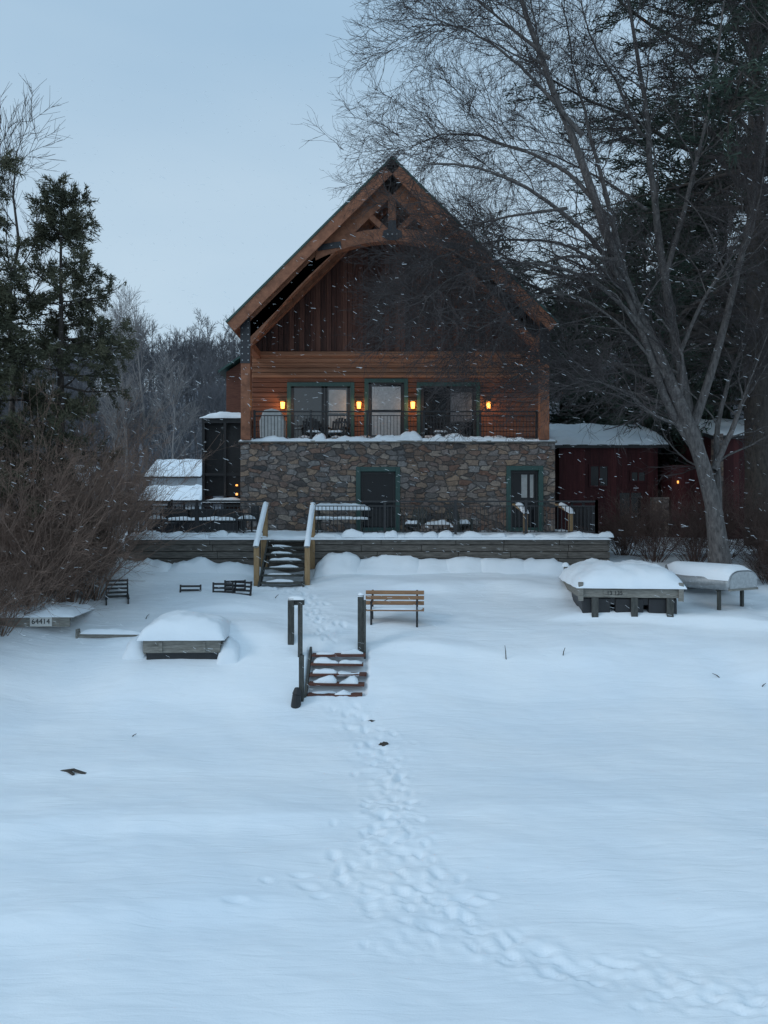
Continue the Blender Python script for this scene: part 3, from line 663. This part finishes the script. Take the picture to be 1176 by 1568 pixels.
def rowboat(loc,rz,Ln=2.6):
    e=empty('overturned_rowboat',loc,rz);e.scale=(0.92,)*3;n=22;m=13;V=[]
    for i in range(n):
        t=i/(n-1);w=0.68*(1-max(0,(t-0.35)/0.65)**2.4)*(0.86+0.14*min(1,t/0.35));w=max(w,0.02)
        dep=0.52-0.08*math.sin(t*3.14)
        rise=0.12*t**3
        for j in range(m):
            a=math.pi*j/(m-1);c=math.cos(a);s_=math.sin(a)
            V.append((w*np.sign(c)*abs(c)**0.6,t*Ln-Ln/2,(dep*(abs(s_)**0.55))-rise*(1-s_)))
    F=[]
    for i in range(n-1):
        for j in range(m-1): F.append((i*m+j,i*m+j+1,(i+1)*m+j+1,(i+1)*m+j))
    o=np_mesh('hull',V,F,M_alu,True,e);md=o.modifiers.new('Solid','SOLIDIFY');md.thickness=0.02
    MB().prism([(0.585*np.sign(math.cos(math.pi*j/12))*abs(math.cos(math.pi*j/12))**0.6,0.5*math.sin(math.pi*j/12)**0.55 if 0<j<12 else 0) for j in range(13)],-Ln/2-0.01,-Ln/2+0.02).obj('transom',M_alu,e)
    MB().box(-0.62,0.62,-Ln/2-0.03,-Ln/2+0.01,-0.02,0.04).obj('gunwale',M_gray,e)
    V2=[]
    for i in range(n):
        t=i/(n-1);w=0.66*(1-max(0,(t-0.35)/0.65)**2.4)*0.95;w=max(w,0.02)
        for j in range(m):
            a=math.pi*(0.10+0.80*j/(m-1));c=math.cos(a);s_=math.sin(a);th=0.17*math.sin(math.pi*j/(m-1))**0.5*(min(1,t*8+0.2))*min(1,(1-t)*6+0.1)
            V2.append((w*np.sign(c)*abs(c)**0.7*1.06,t*Ln-Ln/2,0.5*abs(s_)**0.55+th))
    np_mesh('hull_snow',V2,F,M_snowcap,True,e)
    k=MB()
    for y in (-Ln*0.35,Ln*0.3):
        for x in (-0.5,0.5): k.box(x-0.04,x+0.04,y-0.04,y+0.04,-0.6,0.03)
        k.box(-0.6,0.6,y-0.04,y+0.04,-0.04,0.0)
    k.obj('rack',M_dkwood,e)
x,y=8.5,20.5
rowboat((x,y,gz(x,y)+0.2),math.radians(30))
x,y=5.15,21.8
e=empty('wooden_stake',(x,y,gz(x,y)));MB().cyl((0,0,-0.2),(0.01,0,0.42),0.07,0.065,8).obj('stake_body',M_gray,e);pillow('stake_snow',-0.09,0.09,-0.09,0.09,0.42,0.09,e,0.1,p=3,res=0.02)
def rock(loc,sx,sy,sz,seed):
    r=np.random.default_rng(seed);V=[];n,m=10,7
    for j in range(m):
        for i in range(n):
            a=2*math.pi*i/n;b_=math.pi*j/(m-1)-math.pi/2;q=1+r.uniform(-0.25,0.25)
            V.append((sx*math.cos(a)*math.cos(b_)*q,sy*math.sin(a)*math.cos(b_)*q,sz*math.sin(b_)*q))
    F=[(j*n+i,j*n+(i+1)%n,(j+1)*n+(i+1)%n,(j+1)*n+i) for j in range(m-1) for i in range(n)]
    o=np_mesh('exposed_rock',V,F,M_rock,False);o.location=loc;return o
rock((0.0,14.3,gz(0,14.3)-0.005),0.09,0.08,0.05,1);rock((-0.25,15.4,gz(-.25,15.4)-0.02),0.08,0.04,0.03,3)
dw=MB();dw.beam((-0.25,0.05,0.02),(0.02,0,0.07),0.05,0.04).beam((0.0,0,0.07),(0.24,-0.04,0.01),0.06,0.03).beam((-0.1,0.02,0.05),(0.05,-0.1,0.02),0.05,0.03)
dw.obj('driftwood',M_rock,None,0.01,(-5.3,13.1,gz(-5.3,13.1)-0.02))

# ------------------------------------------------------------------ branches (vectorised)
def norm(a): return a/np.maximum(np.linalg.norm(a,axis=-1,keepdims=True),1e-9)
def grow(P,R,k,Lmin,Lmax,n,ang,trop,noise,g,t0=0.2,t1=1.0,rr_=0.6,rmin=0.002,tip=0.3,shrink=0.5,flat=1.0):
    B,m,_=P.shape;id_=np.repeat(np.arange(B),k);C=len(id_)
    t=g.uniform(t0,t1,C);f=t*(m-1)*0.9999;i=np.floor(f).astype(int);fr=(f-i)[:,None]
    a=P[id_,i];b_=P[id_,i+1];p=a*(1-fr)+b_*fr;d=norm(b_-a)
    rb=(R[id_,i]*(1-fr[:,0])+R[id_,i+1]*fr[:,0])
    pe=norm(np.cross(d,g.normal(size=(C,3))));an=np.radians(g.uniform(ang[0],ang[1],C))[:,None]
    if flat<1: pe=norm(pe*np.array([1,1,flat]))
    d=norm(np.cos(an)*d+np.sin(an)*pe)
    Ln=g.uniform(Lmin,Lmax,C)*(1-shrink*t)
    out=np.zeros((C,n,3));out[:,0]=p;st=(Ln/(n-1))[:,None]
    tr=np.array(trop)
    for s_ in range(1,n):
        d=norm(d+g.normal(0,noise,(C,3))+tr)
        out[:,s_]=out[:,s_-1]+d*st
    r0=np.maximum(rb*rr_,rmin)[:,None];Rr=r0*(1-(1-tip)*np.linspace(0,1,n)[None])
    return out,Rr
def tubes(sets):
    Vs=[];Fs=[];off=0
    for P,R,sd in sets:
        B,n,_=P.shape
        T=np.zeros_like(P);T[:,1:-1]=P[:,2:]-P[:,:-2];T[:,0]=P[:,1]-P[:,0];T[:,-1]=P[:,-1]-P[:,-2];T=norm(T)
        ref=np.tile(np.array([0.31,0.93,0.17]),(B,n,1));a=norm(np.cross(T,ref));c=np.cross(T,a)
        th=np.arange(sd)*2*math.pi/sd
        V=P[:,:,None]+R[:,:,None,None]*(a[:,:,None]*np.cos(th)[:,None]+c[:,:,None]*np.sin(th)[:,None])
        ix=np.arange(B*n*sd).reshape(B,n,sd)+off
        F=np.stack([ix[:,:-1],np.roll(ix,-1,2)[:,:-1],np.roll(ix,-1,2)[:,1:],ix[:,1:]],-1).reshape(-1,4)
        Vs.append(V.reshape(-1,3));Fs.append(F);off+=B*n*sd
    return np.concatenate(Vs),np.concatenate(Fs)
def resample(pts,n):
    pts=np.array(pts,float);s_=np.concatenate([[0],np.cumsum(np.linalg.norm(np.diff(pts,axis=0),axis=1))]);q=np.linspace(0,s_[-1],n)
    o=np.stack([np.interp(q,s_,pts[:,i]) for i in range(3)],-1)
    for _ in range(2): o[1:-1]=0.5*o[1:-1]+0.25*(o[:-2]+o[2:])
    return o
g=np.random.default_rng(11)
def st(pts,y0,y1):
    return [((a-588)/56.0, y0+(y1-y0)*i/(len(pts)-1), 5+(784-b_)/56.0) for i,(a,b_) in enumerate(pts)]
stems=[(st([(1104,890),(1092,760),(1070,690),(1030,610),(990,520),(950,430),(915,340),(880,230),(830,120),(800,40),(770,-60)],21,20),0.25),
(st([(1096,790),(1080,700),(1060,640),(1050,540),(1030,420),(1010,300),(1000,180),(985,60),(960,-80)],21,22.5),0.20),
(st([(1075,700),(1015,630),(975,520),(925,420),(850,350),(770,305),(700,290),(640,300)],21,19.5),0.13),
(st([(1066,650),(1095,560),(1125,430),(1150,300),(1160,180),(1175,40),(1180,-60)],21.2,20.5),0.13),
(st([(985,520),(905,445),(825,425),(745,425),(670,450),(610,490)],20.5,19.2),0.07),
(st([(915,340),(865,270),(800,230),(730,200),(670,190),(620,210)],20.4,21.5),0.07),
(st([(880,230),(805,150),(735,100),(685,75),(640,85)],20.2,19.5),0.065),
(st([(1092,720),(1130,650),(1165,560),(1195,460)],21,22),0.10),
(st([(950,430),(930,300),(905,180),(895,80),(900,-40)],20.6,22.0),0.085),
(st([(1030,420),(1062,300),(1085,180),(1100,60),(1120,-60)],21.7,20.7),0.085),
(st([(830,120),(770,60),(730,10),(700,-60)],20.1,20.8),0.055),
(st([(1040,610),(960,560),(880,540),(810,560),(750,600)],21,22.5),0.055),
(st([(1000,180),(950,100),(900,40),(860,-40)],22,21.3),0.055),
(st([(1065,660),(990,640),(930,600),(860,590)],21,19.8),0.055),
(st([(965,470),(880,380),(800,360),(720,370),(650,400)],20.5,21.8),0.065),
(st([(925,420),(850,410),(780,440),(720,480),(690,540)],19.8,20.5),0.05),
(st([(850,350),(760,360),(690,380),(640,430),(600,460)],19.6,20.3),0.045),
(st([(1010,300),(940,240),(860,190),(790,170)],22,22.8),0.05),
(st([(1020,590),(940,500),(870,460),(800,480),(740,530)],20.7,19.4),0.05),
(st([(1048,540),(1070,470),(1110,390),(1170,330)],21.4,20.4),0.07),
(st([(1098,860),(1112,760),(1104,690),(1120,600),(1150,520),(1200,420)],21.3,21.8),0.13)]
n=18
P=np.stack([resample(s_[0],n) for s_ in stems]);P+=np.cumsum(g.normal(0,0.045,P.shape),axis=1)*np.array([1,1,0.5])*np.linspace(0,1,n)[None,:,None]
R=np.stack([s_[1]*(1-0.82*np.linspace(0,1,n)**0.75) for s_ in stems])
R[0,0]*=1.45;R[0,1]*=1.15
P2,R2=grow(P,R,15,1.8,4.0,9,(25,62),(-0.05,0,0.02),0.15,g,0.25,1.0,0.40,0.010,0.3,0.35)
P3,R3=grow(P2,R2,8,0.9,2.0,7,(25,60),(-0.04,0,0.005),0.18,g,0.15,1.0,0.5,0.0075,0.4,0.4)
P4,R4=grow(P3,R3,7,0.45,1.0,5,(20,55),(-0.02,0,0.01),0.18,g,0.1,1.0,0.6,0.0052,0.5,0.3)
P5,R5=grow(P4,R4,2,0.2,0.45,3,(20,50),(0,0,0.04),0.15,g,0.2,1.0,0.7,0.0040,0.7,0.2)
BT=empty('bare_deciduous_tree')
V,F=tubes([(P,R,10),(P2,R2,5)]);np_mesh('trunk_and_limbs',V,F,M_bark,True,BT)
V,F=tubes([(P3,R3,4),(P4,R4,3),(P5,R5,3)]);np_mesh('twigs',V,F,M_twig,True,BT)

def needle_tris(C,D,ln,w,k,g,spread=1.0,bias=(0,0,0),fl=1.0):
    B=len(C);c=np.repeat(C,k,0);d=np.repeat(D,k,0)
    d=norm(d+g.normal(0,spread,(B*k,3))*np.array([1,1,fl])+np.array(bias));l=g.uniform(0.6,1.2,(B*k,1))*ln
    s_=norm(np.cross(d,g.normal(size=(B*k,3))))*w*g.uniform(0.6,1.3,(B*k,1))
    c=c+g.normal(0,ln*0.3,c.shape)*np.array([1,1,fl])
    V=np.stack([c-s_,c+s_,c+d*l],1).reshape(-1,3)
    return V,np.arange(len(V)).reshape(-1,3)
def conifer(name,base,h,r,nb,g,start=0.12,ln=0.22,w=0.022,k=9,mat=None,droop=-0.03,ntuft=5,nsub=10,bark=None,upt=0.0,whorl=0,flat=0.4,fl=1.0,lo=0.55,hi=1.1,col=0.0):
    e=empty(name,base)
    n=12;tz=np.linspace(0,h,n);T=np.zeros((1,n,3));T[0,:,2]=tz;T[0,1:,:2]=np.cumsum(g.normal(0,0.01*h/10,(n-1,2)),0)
    TR=(0.016*h*(1-0.93*np.linspace(0,1,n)))[None]
    f=g.uniform(start,0.99,nb)
    if whorl: f=np.clip(np.round((f-start)*whorl)/whorl+start+g.normal(0,0.004,nb),0,0.99)
    az=g.uniform(0,2*math.pi,nb)
    L_=r*np.minimum(1,(1-f)*1.55+0.06+col)*g.uniform(lo,hi,nb)
    m=9;Pb=np.zeros((nb,m,3));zz=f*h
    Pb[:,0,0]=np.interp(zz,tz,T[0,:,0]);Pb[:,0,1]=np.interp(zz,tz,T[0,:,1]);Pb[:,0,2]=zz
    d=norm(np.stack([np.cos(az),np.sin(az),g.uniform(-0.1,0.25,nb)+0.6*f**4],-1))
    for i in range(1,m):
        d=norm(d+g.normal(0,0.07,d.shape)+np.array([0,0,droop+upt*(i/m)]));Pb[:,i]=Pb[:,i-1]+d*(L_/(m-1))[:,None]
    Rb=(0.011*L_+0.008)[:,None]*(1-0.8*np.linspace(0,1,m)[None])
    Ps,Rs=grow(Pb,Rb,nsub,0.2*r,0.36*r,5,(35,70),(0,0,droop),0.1,g,0.3,1.0,0.5,0.004,0.4,0.55,flat)
    V,F=tubes([(T,TR,9),(Pb,Rb,4),(Ps,Rs,3)])
    np_mesh('trunk_and_limbs',V,F,bark or M_pbark,True,e)
    q=np.linspace(0.3,1,ntuft)
    C=[];Dd=[]
    for t in q:
        ff=t*4*0.9999;i=int(ff);fr=ff-i;C.append(Ps[:,i]*(1-fr)+Ps[:,i+1]*fr);Dd.append(norm(Ps[:,i+1]-Ps[:,i]))
    for t in (0.6,0.75,0.9,1.0):
        ff=t*(m-1)*0.9999;i=int(ff);fr=ff-i;C.append(Pb[:,i]*(1-fr)+Pb[:,i+1]*fr);Dd.append(norm(Pb[:,i+1]-Pb[:,i]))
    C=np.concatenate(C);Dd=np.concatenate(Dd)
    keep=g.random(len(C))<0.9
    V,F=needle_tris(C[keep],Dd[keep],ln,w,k,g,0.75,(0,0,0.1),fl)
    np_mesh('needle_foliage',V,F,mat or M_needle,False,e)
    return e
g=np.random.default_rng(21)
conifer('white_pine_tree',(13.4,27.5,3.8),30,11,135,g,0.24,0.33,0.024,13,nsub=16,ntuft=5,droop=-0.015,upt=0.03,whorl=24,flat=0.25,fl=0.5,lo=0.4)
conifer('white_pine_tree',(18.0,31,3.8),33,9,120,g,0.14,0.36,0.03,11,nsub=13,ntuft=5,droop=-0.015,upt=0.03,whorl=26,flat=0.25,fl=0.6)
conifer('hemlock_tree',(12.6,37,3.9),16,5.5,120,g,0.05,0.34,0.032,9,nsub=11,ntuft=5,droop=-0.05)
conifer('hemlock_tree',(9.2,40,3.9),12.0,4.8,120,g,0.02,0.32,0.035,9,nsub=10,ntuft=5,droop=-0.06)
conifer('hemlock_tree',(16.0,36,3.9),20,6,110,g,0.05,0.36,0.035,9,nsub=11,ntuft=5,droop=-0.05)
conifer('cedar_tree',(-9.1,21.5,3.3),10.6,2.5,70,g,0.30,0.14,0.016,12,M_cedar,-0.05,6,10,upt=0.16,flat=0.8,lo=0.3,hi=1.25,col=0.12)
conifer('cedar_tree',(-11.3,20.5,3.2),13.0,3.0,85,g,0.16,0.14,0.018,11,M_cedar,-0.04,6,10,upt=0.12,flat=0.8,lo=0.35,hi=1.2,col=0.1)
conifer('hemlock_tree',(-10.5,20.0,2.9),8.4,2.6,90,g,0.05,0.15,0.020,10,M_cedar,-0.07,5,10,flat=0.6)
conifer('yew_bush',(-8.9,20.8,2.9),3.4,1.7,100,g,0.0,0.13,0.02,12,M_needle,0.0,5,9)

def shrub(name,pts,hts,nst,g,mat,lean=(0,0,0),rad=0.011,k1=9,k2=6):
    C=[];D_=[];Ls=[]
    for (x,y),h in zip(pts,hts):
        a=g.uniform(0,2*math.pi,nst);q=g.uniform(0.0,0.75,nst)
        C.append(np.stack([x+0.3*np.cos(a)*q,y+0.3*np.sin(a)*q,np.full(nst,gz(x,y)-0.1)],-1))
        D_.append(np.stack([np.cos(a)*q,np.sin(a)*q,np.ones(nst)],-1));Ls.append(h*g.uniform(0.5,1.1,nst))
    C=np.concatenate(C);d=norm(np.concatenate(D_));Ls=np.concatenate(Ls);n=8
    P=np.zeros((len(C),n,3));P[:,0]=C
    for i in range(1,n):
        d=norm(d+g.normal(0,0.10,d.shape)+np.array(lean)*i/n);P[:,i]=P[:,i-1]+d*(Ls/(n-1))[:,None]
    R=np.full((len(C),n),rad)*(1-0.75*np.linspace(0,1,n)[None])
    P2,R2=grow(P,R,k1,0.5,1.3,5,(20,50),(0,0,0.02),0.14,g,0.15,1.0,0.6,0.0035,0.5,0.3)
    P3,R3=grow(P2,R2,k2,0.2,0.5,3,(20,50),(0,0,0.0),0.14,g,0.1,1.0,0.7,0.0028,0.6,0.2)
    V,F=tubes([(P,R,4),(P2,R2,3),(P3,R3,3)])
    return np_mesh(name,V,F,mat,False)
g=np.random.default_rng(31)
shrub('bare_shrub',[(-8.9,17.6),(-8.4,18.4),(-7.9,19.3),(-7.7,20.3),(-9.5,18.2),(-8.7,19.6),(-8.0,21.6),(-9.4,16.9),(-8.2,22.4),(-9.3,20.0)],[3.6,4.0,4.3,4.7,4.3,5.0,4.8,2.6,4.8,5.2],52,g,M_shrub,(0.03,0,-0.03),k1=10,k2=6)
shrub('bare_shrub',[(8.3,23.6),(9.4,23.2),(10.4,23.6),(11.4,22.8),(12.0,21.8),(7.6,24.4),(10.9,21.6)],[1.8,2.0,2.2,2.2,2.0,1.6,1.2],40,g,M_brush)
shrub('bare_shrub',[(-9.5,26),(-10.5,25),(-9.0,28)],[3.6,4.0,3.4],30,g,M_shrub)
def bare_tree(name,base,h,spread,g,mat,k=(12,7,6),r0=None,parent=None,mult=1.0):
    n=10;T=np.zeros((1,n,3));T[0,:,2]=np.linspace(0,h,n);T[0,1:,:2]=np.cumsum(g.normal(0,0.02*h,(n-1,2)),0)*0.6
    R=((r0 or 0.011*h)*(1-0.88*np.linspace(0,1,n)))[None]
    P2,R2=grow(T,R,k[0],spread*0.7,spread*1.3,7,(22,50),(0,0,0.09),0.09,g,0.3,1.0,0.5,0.012*mult,0.3,0.5)
    P3,R3=grow(P2,R2,k[1],spread*0.3,spread*0.55,4,(20,45),(0,0,0.06),0.1,g,0.15,1.0,0.55,0.008*mult,0.5,0.4)
    s_=[(T,R,6),(P2,R2,3),(P3,R3,3)]
    if k[2]:
        P4,R4=grow(P3,R3,k[2],spread*0.12,spread*0.25,3,(20,45),(0,0,0.03),0.1,g,0.1,1.0,0.6,0.006*mult,0.6,0.3);s_.append((P4,R4,3))
    V,F=tubes(s_)
    o=np_mesh(name,V,F,mat,False,parent);o.location=base
    return o
bare_tree('bare_tree',(-11.2,22.5,3.4),12.2,3.2,g,M_bark,(16,8,7))
bare_tree('bare_tree',(-25.5,72,4),19.5,4.5,g,M_far2,(24,9,5),mult=2)
bare_tree('bare_tree',(-22.8,74,4),20,4.5,g,M_far2,(24,9,5),mult=2)
bare_tree('bare_tree',(-24.2,70,4),19.5,4.5,g,M_far2,(24,9,5),mult=2)
bare_tree('bare_tree',(-17.5,62,4),12,4,g,M_far2,(20,8,5),mult=2)
DT=empty('distant_trees');var=[]
for i in range(6):
    o=bare_tree('tree_variant',(0,0,0),10.0+i*0.7,3.5,g,M_far,(14,6,2),parent=DT,mult=4.2)
    var.append(o.data);bpy.data.objects.remove(o)
for i in range(1600):
    y=70+100*g.random()**0.9 if i<1250 else g.uniform(145,172);x=g.uniform(-0.56*y,0.55*y)
    if -0.19*y<x<0.22*y and y<150: continue
    z=float(hillz(np.array([x]),np.array([y]))[0])
    o=bpy.data.objects.new('tree',var[g.integers(6)]);o.location=(x,y,z-0.3);o.rotation_euler=(0,0,g.uniform(0,6.28));sc=g.uniform(0.65,1.05)
    o.scale=(sc,sc,sc*g.uniform(0.9,1.1));link(o,DT)
for i in range(44):
    y=g.uniform(50,68);x=g.uniform(-0.5*y,-0.12*y) if i%2 else g.uniform(0.2*y,0.55*y)
    if x<0 and y<62 and x>-20: continue
    o=bpy.data.objects.new('tree',var[g.integers(6)]);o.location=(x,y,3.8);o.rotation_euler=(0,0,g.uniform(0,6.28));sc=g.uniform(0.5,0.8);o.scale=(sc,)*3;link(o,DT)

# ------------------------------------------------------------------ other buildings
def cabin(name,x0,x1,y0,y1,zb,ze,zr,wall,wins,snow=0.25,oh=0.35):
    e=empty(name);ym=(y0+y1)/2
    mb=MB();mb.box(x0,x1,y0,y1,zb,ze)
    b_=len(mb.V);mb.V+=[(x0,y0,ze),(x0,y1,ze),(x0,ym,zr),(x1,y0,ze),(x1,y1,ze),(x1,ym,zr)];mb.F+=[(b_,b_+2,b_+1),(b_+3,b_+4,b_+5)]
    mb.obj('walls',wall,e)
    sl=(zr-ze)/(ym-y0)
    rf=MB()
    for ya,za,yb_,zb_ in ((y0-oh,ze-sl*oh,ym,zr),(y1+oh,ze-sl*oh,ym,zr)):
        b_=len(rf.V);X0,X1=x0-oh,x1+oh
        rf.V+=[(X0,ya,za),(X1,ya,za),(X1,yb_,zb_),(X0,yb_,zb_),(X0,ya,za+0.14),(X1,ya,za+0.14),(X1,yb_,zb_+0.14),(X0,yb_,zb_+0.14)]
        rf.F+=[(b_,b_+3,b_+2,b_+1),(b_+4,b_+5,b_+6,b_+7),(b_,b_+1,b_+5,b_+4),(b_+1,b_+2,b_+6,b_+5),(b_+2,b_+3,b_+7,b_+6),(b_+3,b_,b_+4,b_+7)]
    rf.obj('roof',M_black,e)
    pillow('roof_snow',x0-oh,x1+oh,y0-oh,y1+oh,lambda X,Y:zr+0.15-sl*np.abs(Y-ym),snow,e,0.25,p=16,res=0.15,seed=x0)
    for (wx,wz,ww,wh,dk) in wins:
        f=MB();f.box(wx-0.08,wx,y0-0.05,y0-0.004,wz-0.08,wz+wh+0.08).box(wx+ww,wx+ww+0.08,y0-0.05,y0-0.004,wz-0.08,wz+wh+0.08).box(wx,wx+ww,y0-0.05,y0-0.004,wz+wh,wz+wh+0.08).box(wx,wx+ww,y0-0.05,y0-0.004,wz-0.08,wz)
        f.box(wx+ww/2-0.025,wx+ww/2+0.025,y0-0.045,y0-0.02,wz,wz+wh);f.obj('window_trim',M_white if dk else M_barn,e)
        MB().box(wx,wx+ww,y0-0.019,y0-0.005,wz,wz+wh).obj('window_glass',M_glass2,e)
    return e
c1=cabin('red_cabin',7.3,11.4,32,37,3.7,7.75,8.55,M_barn,[(8.6,6.1,0.7,0.8,0),(10.3,6.3,0.55,0.35,0),(9.8,4.2,0.9,1.6,0)],0.25)
c2=cabin('red_cabin',13.0,20,30,36,3.7,7.9,8.6,M_barn,[(14.6,5.6,1.2,1.1,0)],0.25)
MB().box(12.72,12.98,29.4,29.9,3.8,8.0).obj('stone_pillar',M_stone,c2)
MB().box(10.9,11.5,31.0,31.5,3.8,5.6).obj('stone_pier',M_stone,c1)
MB().cyl((11.78,30.8,6.15),(11.78,30.8,6.25),0.03,0.035,10).obj('porch_lamp',M_lamp,c2)
MB().box(11.6,13.0,31,36,3.8,6.9).obj('breezeway_walls',M_barn,c2)
cabin('white_house',-17.0,-13.6,56,61,3.7,7.6,8.7,M_white,[(-16.2,5.6,0.8,1.0,1),(-14.8,5.6,0.8,1.0,1)],0.2)
cabin('white_garage',-15.6,-12.2,50,53,3.7,5.7,6.5,M_white,[(-14.6,4.3,0.7,0.9,1)],0.2)
cabin('white_house',-25,-20.5,52,57,3.7,6.6,8.0,M_white,[(-24,5.0,0.8,1.2,1)],0.25)

tw=MB()
for x,y,h,l in ((2.75,17.3,0.34,-0.03),(4.05,17.4,0.2,0.05),(7.4,16.9,0.12,-0.18),(8.2,16.7,0.1,0.1),(-0.05,20.2,0.12,0.2),(-5.9,19.0,0.15,0.1),(-4.9,14.9,0.08,0.1),(-2.9,20.4,0.12,0.1)):
    z=gz(x,y)-0.03;tw.cyl((x,y,z),(x+l*0.4,y,z+h*0.6),0.012,0.01,5);tw.cyl((x+l*0.4,y,z+h*0.6),(x+l,y,z+h),0.010,0.005,5)
tw.obj('snow_twigs',M_rock)
g=np.random.default_rng(77);nf=5500
P=np.zeros((nf,2,3));d_=g.uniform(10,28,nf);P[:,0,1]=d_;P[:,0,0]=g.uniform(-0.6,0.6,nf)*d_;P[:,0,2]=g.uniform(0.6,5+0.6*d_)
P[:,1]=P[:,0]+np.stack([g.uniform(0.02,0.08,nf),g.normal(0,0.02,nf),g.uniform(-0.045,0.01,nf)],-1)
keep=P[:,0,2]>H0(P[:,0,0],P[:,0,1])+0.3;P=P[keep]
R=np.full((len(P),2),0.0022)*g.uniform(0.4,1.3,(len(P),1))
V,F=tubes([(P,R,3)]);np_mesh('falling_snow',V,F,M_snowcap)

# ------------------------------------------------------------------ sky + sun + camera
w=bpy.data.worlds.new('World');S.world=w;w.use_nodes=True;nt=w.node_tree
for n_ in list(nt.nodes): nt.nodes.remove(n_)
out=N(nt,'ShaderNodeOutputWorld');sky=N(nt,'ShaderNodeTexSky');sky.sky_type='NISHITA';sky.sun_disc=False
sky.dust_density=3
b1=N(nt,'ShaderNodeBackground');b1.inputs[1].default_value=0.07;nt.links.new(sky.outputs[0],b1.inputs[0])
tc=N(nt,'ShaderNodeTexCoord');sp=N(nt,'ShaderNodeSeparateXYZ');nt.links.new(tc.outputs['Generated'],sp.inputs[0])
mp=N(nt,'ShaderNodeMapping');mp.inputs['Scale'].default_value=(1.2,1.2,3.5);nt.links.new(tc.outputs['Generated'],mp.inputs[0])
nz=N(nt,'ShaderNodeTexNoise');nz.inputs['Scale'].default_value=1.6;nz.inputs['Detail'].default_value=5;nt.links.new(mp.outputs[0],nz.inputs['Vector'])
ma=N(nt,'ShaderNodeMath',operation='MULTIPLY_ADD');ma.inputs[1].default_value=0.38;nt.links.new(nz.outputs['Fac'],ma.inputs[0])
ms=N(nt,'ShaderNodeMath',operation='SUBTRACT');ms.inputs[1].default_value=0.19;nt.links.new(sp.outputs[2],ms.inputs[0]);nt.links.new(ms.outputs[0],ma.inputs[2])
cr=ramp(nt,[(0.0,(0.50,0.63,0.74)),(0.25,(0.48,0.62,0.74)),(0.6,(0.34,0.50,0.66)),(1.0,(0.50,0.73,0.94))]);nt.links.new(ma.outputs[0],cr.inputs[0])
b2=N(nt,'ShaderNodeBackground');b2.inputs[1].default_value=1.2;nt.links.new(cr.outputs[0],b2.inputs[0])
mx=N(nt,'ShaderNodeMixShader');mx.inputs[0].default_value=0.87;nt.links.new(b1.outputs[0],mx.inputs[1]);nt.links.new(b2.outputs[0],mx.inputs[2]);nt.links.new(mx.outputs[0],out.inputs[0])
sl=bpy.data.lights.new('sun','SUN');sl.energy=0.6;sl.angle=math.radians(14);sl.color=(0.95,0.97,1.0)
so=bpy.data.objects.new('sun',sl);link(so)
dirv=Vector((-0.75,-0.35,0.50)).normalized();so.rotation_euler=dirv.to_track_quat('Z','Y').to_euler()
sky.sun_elevation=math.asin(dirv.z);sky.sun_rotation=math.atan2(dirv.x,dirv.y)
cd=bpy.data.cameras.new('camera');cd.sensor_fit='VERTICAL';cd.sensor_height=36;cd.lens=27.02;cd.clip_end=2000;cd.clip_start=0.1
co=bpy.data.objects.new('camera',cd);co.location=(0,0,5);co.rotation_euler=(math.radians(90),0,0);link(co)
S.camera=co
S.view_settings.view_transform='Standard';S.view_settings.look='None';S.view_settings.exposure=0
